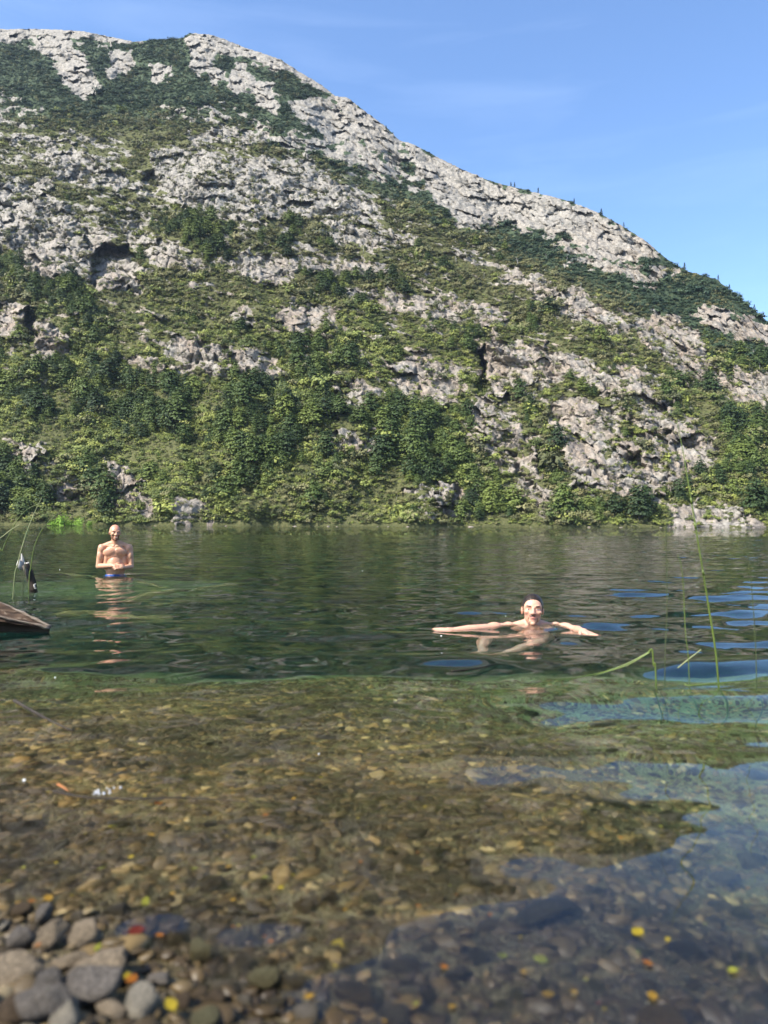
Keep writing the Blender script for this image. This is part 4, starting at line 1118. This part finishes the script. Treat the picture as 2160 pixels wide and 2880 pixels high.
def build_log():
    root = bpy.data.objects.new('driftwood_log', None); C.objects.link(root)
    A = np.array([-2.39, 5.35, .035]); B = np.array([-4.73, 4.75, .86])
    root.location = A
    ax = B - A; L_ = np.linalg.norm(ax); ax = ax / L_
    side = np.cross(np.array([0, 0, 1.0]), ax); side /= np.linalg.norm(side)         # away from or toward the shore
    if side[1] > 0: side = -side                                                     # side points to the camera
    upv = np.cross(ax, side); 
    if upv[2] < 0: upv = -upv
    r = np.random.default_rng(5)
    # the split top: a slanting weathered face with raised edges; below it the undercut belly, its shade put into the colour
    def shell(prof, name, mat, seed):
        n = 46; rows = []
        rr = np.random.default_rng(seed)
        for i in range(n):
            f = i / (n - 1); s = f ** 1.2 * L_
            k = (.10 + .90 * smooth(-.02, .26, np.array([f]))[0]) * (1 + .10 * perlin(np.array([s * 3.1]), np.array([seed + .3]), 3)[0])
            row = []
            for j, (a, b) in enumerate(prof):
                nz = perlin(np.array([s * 5.0 + j]), np.array([j * 3.7 + .2]), seed)[0] * .024
                row.append(ax * s + side * (a * k + nz) + upv * (b * k + nz * .8))
            rows.append(row)
        Pm = np.array(rows)
        me_ = grid_mesh(name, Pm)
        o = link(name, me_, parent=root, mat=mat)
        return o
    top = [(-.17, -.04), (-.15, .030), (-.125, .052), (-.105, .046), (-.085, .020), (-.05, .004), (-.015, -.012), (.02, -.022), (.04, -.020), (.058, -.024), (.068, -.040), (.060, -.056)]
    belly = [(.060, -.054), (.00, -.062), (-.075, -.075), (-.095, -.14), (-.10, -.26), (-.13, -.34), (-.18, -.30), (-.19, -.14), (-.17, -.04)]
    shell(top, 'weathered_top', M_LOG, 4)
    shell(belly, 'shade_dark_underside', M_LOGD, 6)
    def edge(a0, b0, rad, seed):
        rr = np.random.default_rng(seed); pts = []
        for i in range(40):
            f = i / 39; s_ = f ** 1.2 * L_; k = (.10 + .90 * smooth(-.02, .26, np.array([f]))[0])
            pts.append(ax * s_ + side * (a0 * k + rr.normal(0, .003)) + upv * (b0 * k + .006 + rr.normal(0, .003)))
        bm = bmesh.new(); tube(bm, pts, [rad * rr.uniform(.5, 1.2) for _ in pts], 7)
        link('pale_edge', bm_mesh('pale_edge', bm), parent=root, mat=M_LOGP)
    edge(-.118, .052, .013, 1); edge(.045, -.020, .011, 2)
    tag(root, 'split driftwood log with a dark shaded underside reaching into the water at the left edge', 'log')
build_log()
def build_stake():
    root = bpy.data.objects.new('driftwood_stake', None); C.objects.link(root)
    y_ = 8.75
    pts = [at_depth(a, b, y_) for a, b in [(97, 1690), (93, 1655), (90, 1632), (82, 1605), (72, 1588), (64, 1572)]]
    root.location = pts[0]
    loc = lambda p: tuple(np.array(p) - pts[0])
    def part(name, ps, rs, mat, seg=9):
        bm = bmesh.new(); tube(bm, [loc(p) for p in ps], rs, seg)
        r = np.random.default_rng(len(ps))
        for v in bm.verts: v.co += Vector(r.normal(0, .005, 3))
        return link(name, bm_mesh(name, bm), parent=root, mat=mat)
    part('dark_stem', pts, [.040, .042, .042, .040, .034, .020], M_LOGD)
    part('splinter', [at_depth(70, 1596, y_ - .02), at_depth(64, 1574, y_ - .02), at_depth(61, 1558, y_ - .02)], [.022, .016, .005], M_DEAD)
    kn = [at_depth(60, 1602, y_ - .05), at_depth(56, 1588, y_ - .06), at_depth(54, 1575, y_ - .05)]
    part('pale_knot', kn, [.018, .032, .016], M_DEAD)
    part('bark_flap', [at_depth(80, 1628, y_ - .05), at_depth(74, 1606, y_ - .06), at_depth(66, 1590, y_ - .06)], [.008, .022, .018], M_BARK)
    part('pale_twig', [at_depth(70, 1585, y_ - .05), at_depth(82, 1583, y_ - .06)], [.007, .005], M_DEAD, 6)
    part('pale_chip', [at_depth(100, 1655, y_ - .05), at_depth(96, 1646, y_ - .05), at_depth(101, 1642, y_ - .05)], [.005, .008, .004], M_DEAD, 6)
    tag(root, 'dark curved driftwood stake with a pale knot standing in the water among the left reeds', 'driftwood')
build_stake()
# logs and branches lying under the water
t = NT('silted_wood'); n = t.noise(t.obj(), 5.0, 4)
t.bsdf(t.ramp(n, [(.3, (.10, .095, .035)), (.7, (.22, .20, .085))]), .8, t.bump(n, .5, .02), .2)
M_SUNK = t.m
def sunk(label, pxs, depth, rad, name='sunken_log'):
    ps = []
    for a, b in pxs:
        p = on_plane(a, b); d = p - np.array([0, 0, CAMH]); h = math.hypot(d[0], d[1])
        p[:2] += d[:2] / h * depth * .95; p[2] = -depth; ps.append(p)
    pts = spline(ps, 8); n = len(pts)
    bm = bmesh.new(); rr = [rad * (.35 + .65 * math.sin(math.pi * min(1, .12 + .88 * (1 - i / n)) * .5 + .2)) for i in range(n)]
    tube(bm, [tuple(np.array(p) - pts[0]) for p in pts], rr, 9)
    o = link(name, bm_mesh(name, bm), mat=M_SUNK, loc=pts[0]); tag(o, label, 'log', 'logs lying under the water')
sunk('thin sunken log under the water, running left from the standing bather', [(165, 1611), (240, 1618), (290, 1626)], .26, .06)
sunk('long brown sunken log under the water right of the standing bather', [(360, 1692), (440, 1668), (560, 1652), (700, 1640)], .30, .11)
sunk('pale yellowish sunken log under the water below the standing bather', [(180, 1730), (250, 1716), (360, 1735), (480, 1728)], .30, .14)
sunk('short pale sunken log right of the standing bather\'s hips', [(372, 1632), (420, 1640), (470, 1650)], .26, .05)
M_TWIG = bark_mat('black_twig', (.012, .010, .008), (.05, .04, .03))
def twig(label, pxs, rad, mat, z=.01):
    ps = [on_plane(a, b, z) for a, b in pxs]; pts = spline(ps, 8); n = len(pts)
    bm = bmesh.new(); tube(bm, [tuple(np.array(p) - pts[0]) for p in pts], [rad * (1 - .6 * i / n) for i in range(n)], 6)
    o = link('twig', bm_mesh('twig', bm), mat=mat, loc=pts[0]); tag(o, label, 'twig', 'twigs floating in the shallows')
twig('long black twig afloat across the left shallows', [(150, 2225), (240, 2242), (360, 2246), (520, 2244), (700, 2254)], .0042, M_TWIG)
twig('dark thin branch in the water below the driftwood log', [(40, 1970), (110, 2010), (160, 2036), (205, 2055)], .008, M_TWIG)
twig('thin dark twig afloat in the middle, in front of the swimmer', [(1270, 1888), (1340, 1880), (1395, 1868)], .006, M_TWIG)
t = NT('orange_wood'); t.bsdf((.30, .12, .04), .6)
twig('short orange piece of twig afloat near the left bubbles', [(163, 2206), (178, 2214), (192, 2224)], .0045, t.m)
# bubbles and specks of fluff
t = NT('white_fluff'); t.bsdf((.82, .82, .80), .6); M_FLUFF = t.m
bm = bmesh.new(); bmesh.ops.create_icosphere(bm, subdivisions=2, radius=1)
FL = bm_mesh('fluff', bm); FL.materials.append(M_FLUFF)
for a, b, s_, lab in [(168, 1601, 0.0062, 'white fluff speck on the water left of the standing bather'), (1019, 1606, 0.0062, 'white fluff speck far out in the middle'), (1241, 1792, 0.0056, 'white fluff speck below the swimmer\'s outstretched hand'),
                      (155, 1910, 0.0043, 'white fluff speck below the driftwood log'), (897, 2118, 0.0031, 'white fluff speck at the drop-off'), (68, 2198, 0.0050, 'white fluff speck at the left end of the long twig'), (1422, 1730, 0.0037, 'white droplet beside the swimmer\'s shoulder')]:
    p_ = on_plane(a, b); p_[2] = wave_z(p_[:1], p_[1:2], np.array([.02]))[0] + s_ * .6
    o = link('fluff_speck', FL, loc=p_); o.scale = (s_, s_, s_ * .7); tag(o, lab, 'fluff', 'white specks floating on the water')
bm = bmesh.new(); r_b = np.random.default_rng(4)
for k in range(14):
    a, b = 285 + r_b.normal(0, 24), 2231 + r_b.normal(0, 7)
    p_ = on_plane(a, b); q = bmesh.ops.create_uvsphere(bm, u_segments=10, v_segments=6, radius=float(r_b.uniform(.0018, .0045)))
    bmesh.ops.translate(bm, verts=q['verts'], vec=Vector(p_) + Vector((0, 0, .003)))
t = NT('foam_bubble'); g_ = t.bsdf((.9, .9, .9), .05, None, .5); t.set(g_, 'Transmission Weight', .6)
o = link('foam', bm_mesh('foam', bm), mat=t.m); tag(o, 'small cluster of bubbles by the long twig', kind='stuff')
# ------------------------------------------------------------------ the two bathers
def capsule(bm, a, ra, b, rb, seg=14):
    a, b = Vector(a), Vector(b); d = b - a; L_ = d.length
    q = d.to_track_quat('Z', 'Y').to_matrix().to_4x4()
    bmesh.ops.create_cone(bm, cap_ends=True, segments=seg, radius1=ra, radius2=rb, depth=L_, matrix=Matrix.Translation((a + b) / 2) @ q)
    for p, r in ((a, ra), (b, rb)):
        bmesh.ops.create_uvsphere(bm, u_segments=seg, v_segments=10, radius=r, matrix=Matrix.Translation(p))
def ell(bm, c, r, rot=(0, 0, 0), M=None):
    m = Matrix.Translation(Vector(c)) @ Euler(rot).to_matrix().to_4x4() @ Matrix.Diagonal((*r, 1))
    if M is not None: m = M @ m
    bmesh.ops.create_uvsphere(bm, u_segments=20, v_segments=14, radius=1, matrix=m)
def caps(bm, a, ra, b, rb, M=None):
    if M is not None: a, b = M @ Vector(a), M @ Vector(b)
    capsule(bm, a, ra, b, rb)
def head(bm, M, smile=False):
    """faces -y in head space; chin at z -.122, crown at +.125"""
    ell(bm, (0, .012, .030), (.074, .094, .096), M=M)
    ell(bm, (0, -.028, .020), (.066, .064, .080), M=M)
    ell(bm, (0, -.032, -.022), (.060, .062, .070), M=M)
    ell(bm, (0, -.026, -.050), (.057, .062, .062), M=M)
    ell(bm, (0, -.052, -.088), (.036, .038, .030), M=M)
    ell(bm, (0, -.078, -.103), (.021, .018, .018), M=M)
    for s in (-1, 1):
        ell(bm, (s * .030, -.083, .026), (.028, .012, .009), (0, s * -.12, s * .25), M=M)     # brow
        ell(bm, (s * .041, -.066, -.018), (.022, .022, .018), M=M)                             # cheekbone
        ell(bm, (s * .038, -.024, -.062), (.017, .036, .026), (.5, 0, 0), M=M)                 # jaw
        ell(bm, (s * .073, .014, -.006), (.008, .018, .029), (.12, 0, s * .30), M=M)           # ear
        ell(bm, (s * .073, .012, -.028), (.007, .010, .010), M=M)
        ell(bm, (s * .013, -.101, -.030), (.010, .011, .008), M=M)                             # nostril wing
    caps(bm, (0, -.090, .018), .0085, (0, -.110, -.024), .0115, M=M)
    ell(bm, (0, -.110, -.028), (.012, .011, .009), M=M)
    ell(bm, (0, -.084, -.058), (.024, .012, .0065), M=M)
    ell(bm, (0, -.083, -.073), (.021, .012, .0075), M=M)
def hand(bm, wrist, d, up, curl=.3, spread=.16, s=1.0, flip=1):
    """palm and five fingers from the wrist along d; up is the back of the hand"""
    d = Vector(d).normalized(); up = Vector(up); up = (up - d * up.dot(d)).normalized(); side = d.cross(up) * flip
    w = Vector(wrist)
    capsule(bm, w, .026 * s, w + d * .03 * s, .026 * s)
    for k in range(4):
        off = (k - 1.5) * .019 * s
        root = w + d * .085 * s + side * off
        capsule(bm, w + d * .03 * s + side * off * .6, .017 * s, root, .0115 * s)
        L_ = (.072, .082, .078, .060)[k] * s
        dd = (d + side * (k - 1.5) * spread).normalized()
        p = root
        for j, fr in enumerate((.45, .32, .23)):
            a_ = curl * (j + .4)
            dj = (dd * math.cos(a_) - up * math.sin(a_)).normalized()
            q = p + dj * L_ * fr
            capsule(bm, p, (.0098 - .0008 * j) * s, q, (.0090 - .0009 * j) * s, 10); p = q
    base = w + d * .022 * s + side * -.026 * s
    p1 = base + (d * .6 - side * .75 - up * .15).normalized() * .040 * s
    p2 = p1 + (d * .9 - side * .35 - up * .2).normalized() * .030 * s
    capsule(bm, w + d * .02 * s, .018 * s, base, .017 * s); capsule(bm, base, .015 * s, p1, .0115 * s); capsule(bm, p1, .0115 * s, p2, .009 * s)
def remesh(bm, voxel, name, it=3):
    me_ = bpy.data.meshes.new(name + '_raw'); bm.to_mesh(me_); bm.free()
    o = bpy.data.objects.new(name + '_raw', me_); C.objects.link(o)
    md = o.modifiers.new('r', 'REMESH'); md.mode = 'VOXEL'; md.voxel_size = voxel; md.use_smooth_shade = True
    ms = o.modifiers.new('s', 'SMOOTH'); ms.factor = .5; ms.iterations = it
    dg = bpy.context.evaluated_depsgraph_get(); dg.update()
    out = bpy.data.meshes.new_from_object(o.evaluated_get(dg)); out.name = name
    bpy.data.objects.remove(o); bpy.data.meshes.remove(me_)
    out.polygons.foreach_set('use_smooth', np.ones(len(out.polygons), bool))
    return out
def coords(me_):
    a = np.zeros(len(me_.vertices) * 3); me_.vertices.foreach_get('co', a); return a.reshape(-1, 3)
def normals(me_):
    a = np.zeros(len(me_.vertices) * 3); me_.vertices.foreach_get('normal', a); return a.reshape(-1, 3)
def shell_from(me_, keep, off, name, mat, parent, rough=0.0, seed=1):
    """a garment or a growth of hair: the covered part of the skin, lifted off it and closed at its rim"""
    v, n = coords(me_), normals(me_)
    bm = bmesh.new(); bm.from_mesh(me_); bm.verts.ensure_lookup_table()
    ly = bm.verts.layers.int.new('was')
    for x in bm.verts: x[ly] = x.index
    rr = np.random.default_rng(seed)
    o_ = np.broadcast_to(off, (len(v),)) + rough * rr.normal(size=len(v))
    bmesh.ops.delete(bm, geom=[f for f in bm.faces if not all(keep[x.index] for x in f.verts)], context='FACES')
    bmesh.ops.delete(bm, geom=[x for x in bm.verts if not x.link_faces], context='VERTS')
    lv = [x for x in bm.verts]
    for x in lv:
        rim = any(len(e.link_faces) == 1 for e in x.link_edges)
        i = x[ly]
        x.co = Vector(v[i] + n[i] * (o_[i] if not rim else -.002))
    return link(name, bm_mesh(name, bm), parent=parent, mat=mat)
def skin_mat(name, base, flush):
    t = NT(name); p = t.obj()
    n = t.noise(p, 14.0, 4); n2 = t.noise(p, 60.0, 3)
    fl = t.attr('flush').outputs['Fac']; hr = t.attr('bodyhair').outputs['Fac']
    c = t.mix(t.rng(n, .3, .7, 0, .5), base, tuple(x * y for x, y in zip(base, (.86, .76, .70))))
    c = t.mix(fl, c, flush)
    c = t.mix(t.math('MULTIPLY', hr, t.rng(n2, .35, .6)), c, (.10, .06, .04))
    b = t.bsdf(c, .42, t.bump(n2, .12, .01), .4)
    b.subsurface_method = 'RANDOM_WALK'
    t.set(b, 'Subsurface Weight', .12); t.set(b, 'Subsurface Radius', (.012, .004, .002)); t.set(b, 'Subsurface Scale', 1.0)
    return t.m
M_SKIN1 = skin_mat('suntanned_skin', (.53, .285, .175), (.50, .19, .13))
M_SKIN2 = skin_mat('fair_skin', (.55, .315, .215), (.47, .18, .14))
t = NT('dark_hair'); n = t.noise(t.mapping(t.obj(), (60, 20, 60)), 1.0, 3); t.bsdf(t.ramp(n, [(.3, (.010, .007, .005)), (.7, (.045, .030, .020))]), .35, t.bump(n, .5, .004), .5); M_HAIR = t.m
t = NT('wet_dark_hair'); n = t.noise(t.mapping(t.obj(), (80, 14, 30)), 1.0, 3); t.bsdf(t.ramp(n, [(.3, (.010, .007, .005)), (.7, (.035, .024, .016))]), .38, t.bump(n, .8, .004), .3); M_HAIRW = t.m
t = NT('short_beard'); n = t.noise(t.obj(), 220.0, 2); t.bsdf(t.ramp(n, [(.3, (.11, .055, .032)), (.7, (.27, .14, .085))]), .7, t.bump(n, .8, .003), .2); M_BEARD = t.m
t = NT('blue_cloth'); n = t.noise(t.obj(), 20.0, 3); t.bsdf(t.mix(n, (.012, .06, .24), (.02, .10, .36)), .6, t.bump(n, .3, .02), .3); M_BLUE = t.m
t = NT('navy_cloth'); n = t.noise(t.obj(), 20.0, 3); t.bsdf(t.mix(n, (.010, .014, .035), (.025, .035, .075)), .6, t.bump(n, .3, .02), .3); M_NAVY = t.m
t = NT('eye_white'); t.bsdf((.75, .73, .70), .2); M_EYE = t.m
t = NT('iris'); t.bsdf((.03, .018, .010), .1); M_IRIS = t.m
t = NT('teeth'); t.bsdf((.72, .64, .54), .3); M_TEETH = t.m
def simple(name, parent, mat, items):
    bm = bmesh.new()
    for c, r, rot, M in items: ell(bm, c, r, rot, M)
    return link(name, bm_mesh(name, bm), parent=parent, mat=mat)
def face_parts(root, M, smile, hairmat, skin):
    for s in (-1, 1):
        e = simple('eye', root, M_EYE, [((s * .031, -.079, .004), (.0125, .0085, .0042), (0, 0, 0), M)])
        simple('iris', e, M_IRIS, [((s * .032, -.0855, .004), (.0050, .0028, .0042), (0, 0, 0), M)])
        simple('eyelid', e, skin, [((s * .031, -.083, .0105), (.0150, .0062, .0030), (0, s * -.1, s * .2), M)])
        simple('eyebrow', root, hairmat, [((s * .031, -.0935, .029), (.019, .0040, .0036), (0, s * -.16, s * .26), M)])
    simple('mouth', root, M_TEETH if smile else M_BEARD, [((0, -.0955, -.0655), (.020 if smile else .016, .0030, .0044 if smile else .0020), (0, 0, 0), M)])

def to_head(v, M):
    Mi = np.array(M.inverted()); return v @ Mi[:3, :3].T + Mi[:3, 3]

def standing_bather():
    root = bpy.data.objects.new('person', None); C.objects.link(root)
    root.location = (STAND[0], STAND[1], 0); root.rotation_euler = (0, 0, math.radians(15))
    M = Matrix.Translation((-.005, -.02, .652)) @ Euler((math.radians(2), math.radians(3), math.radians(16))).to_matrix().to_4x4() @ Matrix.Diagonal((1.1, 1.02, 1, 1))
    bm = bmesh.new()
    head(bm, M)
    capsule(bm, (-.004, .0, .57), .054, (0, .025, .45), .064)
    ell(bm, (0, .035, .475), (.125, .060, .052))
    for s in (-1, 1):
        capsule(bm, (s * .03, .03, .50), .042, (s * .175, .03, .438), .044)
        ell(bm, (s * .196, .02, .405), (.058, .062, .075), (0, s * .35, 0))
        ell(bm, (s * .080, -.046, .350), (.100, .036, .070), (.15, s * .2, s * .22))             # chest
        capsule(bm, (s * .02, -.042, .450), .012, (s * .15, .004, .456), .012)                     # collarbone
        ell(bm, (s * .126, .035, .25), (.055, .078, .18), (0, s * -.12, 0))                      # flank
    ell(bm, (0, .02, .33), (.165, .098, .155))
    ell(bm, (0, .012, .12), (.148, .098, .20))
    ell(bm, (0, -.034, .13), (.112, .070, .17))
    ell(bm, (0, .02, -.06), (.152, .108, .13))
    for s in (-1, 1):
        ell(bm, (s * .078, .075, -.14), (.085, .075, .09))
        capsule(bm, (s * .09, .015, -.12), .088, (s * .105, .0, -.50), .058)
        capsule(bm, (s * .105, .005, -.50), .056, (s * .105, .04, -.93), .040)
        ell(bm, (s * .105, .045, -.66), (.052, .055, .12))
        capsule(bm, (s * .105, .035, -.97), .038, (s * .12, -.12, -.99), .030)
    # arms: elbows out, hands meeting in front of the belly
    el = [Vector((-.245, .015, .135)), Vector((.238, .0, .125))]
    wr = [Vector((-.015, -.165, .150)), Vector((.125, -.175, .118))]
    for s, e, wv in ((-1, el[0], wr[0]), (1, el[1], wr[1])):
        capsule(bm, (s * .208, .02, .40), .053, tuple(e), .041)
        ell(bm, (s * .218, .005, .295), (.050, .052, .085), (0, s * .12, 0))
        mid_ = e.lerp(wv, .35); capsule(bm, tuple(e), .042, tuple(mid_), .043); capsule(bm, tuple(mid_), .043, tuple(wv), .029)
    hand(bm, wr[0], (.92, -.30, -.05), (-.1, -.75, .6), .38, .10, 1.02, 1)
    hand(bm, wr[1], (-.80, -.48, .12), (.2, -.75, .55), .55, .10, 1.02, -1)
    me_ = remesh(bm, .0056, 'body', 3)
    v = coords(me_); hv = to_head(v, M)
    fl = np.clip(smooth(.035, .09, hv[:, 2]) * .55 * (v[:, 2] > .58), 0, 1)
    lips = (np.abs(hv[:, 0]) < .024) & (hv[:, 1] < -.085) & (np.abs(hv[:, 2] + .0655) < .016)
    nip = (np.hypot(np.abs(v[:, 0]) - .098, v[:, 2] - .328) < .014) & (v[:, 1] < -.06)
    vattr(me_, 'flush', np.maximum(fl, np.maximum(lips * .8, nip * .8)))
    torso = (np.abs(v[:, 0]) < .19) & (v[:, 1] < -.02)
    vattr(me_, 'bodyhair', torso * (.42 * smooth(.17, .02, np.abs(v[:, 0])) * smooth(.20, .30, v[:, 2]) * smooth(.44, .36, v[:, 2]) + .28 * smooth(.05, .0, np.abs(v[:, 0])) * smooth(.30, .2, v[:, 2])))
    body = link('body', me_, parent=root, mat=M_SKIN1)
    inhead = (v[:, 2] > .50) & (np.linalg.norm(hv - np.array([0, 0, 0]), axis=1) < .15)
    beard = inhead & (hv[:, 2] < -.040 - .30 * np.clip(hv[:, 1] + .02, -.06, .02)) & (hv[:, 2] > -.119) & (hv[:, 1] < .004) & ~((np.abs(hv[:, 0]) < .026) & (np.abs(hv[:, 2] + .0655) < .0125) & (hv[:, 1] < -.07)) & ~((np.abs(hv[:, 0]) < .024) & (hv[:, 2] > -.040))
    shell_from(me_, beard, .0016, 'beard', M_BEARD, root, .0004)
    sh = (v[:, 2] < .016 - .015 * np.abs(v[:, 0]) / .15) & (v[:, 2] > -.42) & (np.hypot(np.abs(v[:, 0]) - .0, v[:, 1]) < .30)
    shell_from(me_, sh, .010, 'swim_shorts', M_BLUE, root, .001)
    face_parts(root, M, True, M_BEARD, M_SKIN1)
    tag(root, 'bald bearded man standing waist-deep with clasped hands and blue swim shorts', 'person')
    return root
standing_bather()

def swimming_bather():
    root = bpy.data.objects.new('person', None); C.objects.link(root)
    root.location = (SWIM[0], SWIM[1], 0)
    M = Matrix.Translation((0, -.01, .117)) @ Euler((math.radians(-7), math.radians(2), math.radians(-8))).to_matrix().to_4x4() @ Matrix.Diagonal((1.1, 1.02, 1, 1))
    bm = bmesh.new()
    head(bm, M)
    capsule(bm, (0, .025, .05), .055, (0, .035, -.05), .066)
    for s in (-1, 1):
        capsule(bm, (s * .03, .04, .0), .046, (s * .16, .03, -.035), .045)
        ell(bm, (s * .185, .02, -.034), (.062, .058, .056))
        ell(bm, (s * .080, -.030, -.120), (.096, .042, .068), (.3, s * .1, s * .2))
        capsule(bm, (s * .02, -.03, -.028), .018, (s * .15, -.005, -.020), .018)
    ell(bm, (0, .015, -.13), (.165, .10, .14), (.2, 0, 0))
    ell(bm, (0, -.05, -.28), (.135, .095, .16), (.35, 0, 0))
    ell(bm, (0, -.11, -.38), (.150, .11, .12), (.5, 0, 0))
    # arms spread along the surface
    el = [Vector((-.45, -.13, -.016)), Vector((.30, -.18, -.014))]
    wr = [Vector((-.655, -.205, -.022)), Vector((.275, -.43, .010))]
    for s, e, wv in ((-1, el[0], wr[0]), (1, el[1], wr[1])):
        capsule(bm, (s * .195, .015, -.032), .047, tuple(e), .034)
        ell(bm, tuple(Vector((s * .195, .015, -.015)).lerp(e, .45)), (.07, .041, .043), (0, 0, math.atan2(e.y, e.x)))
        mid_ = e.lerp(wv, .35); capsule(bm, tuple(e), .034, tuple(mid_), .036); capsule(bm, tuple(mid_), .036, tuple(wv), .024)
    hand(bm, wr[0], (-.93, -.36, .10), (.1, -.25, .95), .16, .12, 1.0, 1)
    hand(bm, wr[1], (.45, -.88, -.10), (.0, .15, 1.0), .14, .36, 1.05, -1)
    # legs drawn up in front of him under the water
    hips = [Vector((-.09, -.15, -.40)), Vector((.09, -.15, -.40))]
    kn = [Vector((-.40, -.36, -.235)), Vector((-.05, -.53, -.27))]
    an = [Vector((-.50, -.66, -.50)), Vector((-.31, -.72, -.50))]
    toe = [Vector((-.60, -.83, -.53)), Vector((-.40, -.86, -.53))]
    for h, k, a, te in zip(hips, kn, an, toe):
        capsule(bm, tuple(h), .088, tuple(k), .058); m_ = k.lerp(a, .32)
        capsule(bm, tuple(k), .055, tuple(m_), .056); capsule(bm, tuple(m_), .056, tuple(a), .036)
        capsule(bm, tuple(a), .036, tuple(te), .026); capsule(bm, tuple(a.lerp(te, .5) + Vector((.025, 0, 0))), .026, tuple(te + Vector((.03, 0, 0))), .018)
    me_ = remesh(bm, .0056, 'body', 3)
    v = coords(me_); hv = to_head(v, M)
    lips = (np.abs(hv[:, 0]) < .024) & (hv[:, 1] < -.085) & (np.abs(hv[:, 2] + .0655) < .015)
    vattr(me_, 'flush', lips * .8 + .25 * ((np.abs(hv[:, 2] + .02) < .04) & (hv[:, 1] < -.05) & (v[:, 2] > 0)))
    vattr(me_, 'bodyhair', .45 * smooth(.20, .05, np.abs(v[:, 0])) * (v[:, 1] < .02) * smooth(.0, -.05, v[:, 2]) * smooth(-.3, -.2, v[:, 2]))
    link('body', me_, parent=root, mat=M_SKIN2)
    inhead = (np.linalg.norm(hv - np.array([0, 0, .02]), axis=1) < .15) & (v[:, 2] > .02)
    line = .080 - 1.7 * np.clip(hv[:, 1] + .074, 0, .062) - .3 * np.clip(np.abs(hv[:, 0]) - .05, 0, .1) + .5 * np.clip(np.abs(np.abs(hv[:, 0]) - .038) * -1 + .016, 0, .02)
    hair = inhead & (hv[:, 2] > np.maximum(line, -.045)) & ~((np.abs(hv[:, 0]) > .066) & (hv[:, 2] < .026) & (hv[:, 1] > -.01) & (hv[:, 1] < .03))
    shell_from(me_, hair, .0048, 'hair', M_HAIRW, root, .0008)
    mous = inhead & (np.abs(hv[:, 0]) < .030) & (hv[:, 2] < -.041) & (hv[:, 2] > -.0565 - .30 * np.clip(np.abs(hv[:, 0]) - .018, 0, .05)) & (hv[:, 1] < -.072)
    shell_from(me_, mous, .0045, 'moustache', M_HAIR, root, .0008)
    goat = inhead & (hv[:, 2] < -.084) & (hv[:, 2] > -.122) & (np.abs(hv[:, 0]) < .026) & (hv[:, 1] < -.060)
    goat |= inhead & (np.abs(np.abs(hv[:, 0]) - .031) < .006) & (hv[:, 2] < -.052) & (hv[:, 2] > -.095) & (hv[:, 1] < -.055)
    shell_from(me_, goat, .0022, 'goatee', M_BEARD, root, .0004)
    ax_ = np.array([0, -.15, -.40])
    sh = (v[:, 2] < -.325) & (v[:, 1] > -.34) & (v[:, 2] > -.55)
    shell_from(me_, sh, .010, 'swim_trunks', M_NAVY, root, .001)
    face_parts(root, M, False, M_HAIR, M_SKIN2)
    tag(root, 'dark-haired man with moustache swimming towards the camera with arms spread', 'person')
    return root
swimming_bather()
# ------------------------------------------------------------------ the air
def build_haze():
    bm = bmesh.new(); bmesh.ops.create_cube(bm, size=1)
    x0, x1, y0, y1, z0, z1 = -1500, 1500, -60, 1900, -7.5, 900
    for v in bm.verts: v.co = ((x0 + x1) / 2 + v.co.x * (x1 - x0), (y0 + y1) / 2 + v.co.y * (y1 - y0), (z0 + z1) / 2 + v.co.z * (z1 - z0))
    m = bpy.data.materials.new('thin_air'); m.use_nodes = True; nt = m.node_tree; nt.nodes.clear()
    o_ = nt.nodes.new('ShaderNodeOutputMaterial'); pv = nt.nodes.new('ShaderNodeVolumePrincipled')
    pv.inputs['Color'].default_value = (.62, .78, 1.0, 1); pv.inputs['Density'].default_value = HAZE; pv.inputs['Anisotropy'].default_value = .2
    nt.links.new(pv.outputs['Volume'], o_.inputs['Volume'])
    o = link('haze', bm_mesh('haze', bm, False), mat=m); tag(o, kind='stuff')
HAZE = .00003
build_haze()
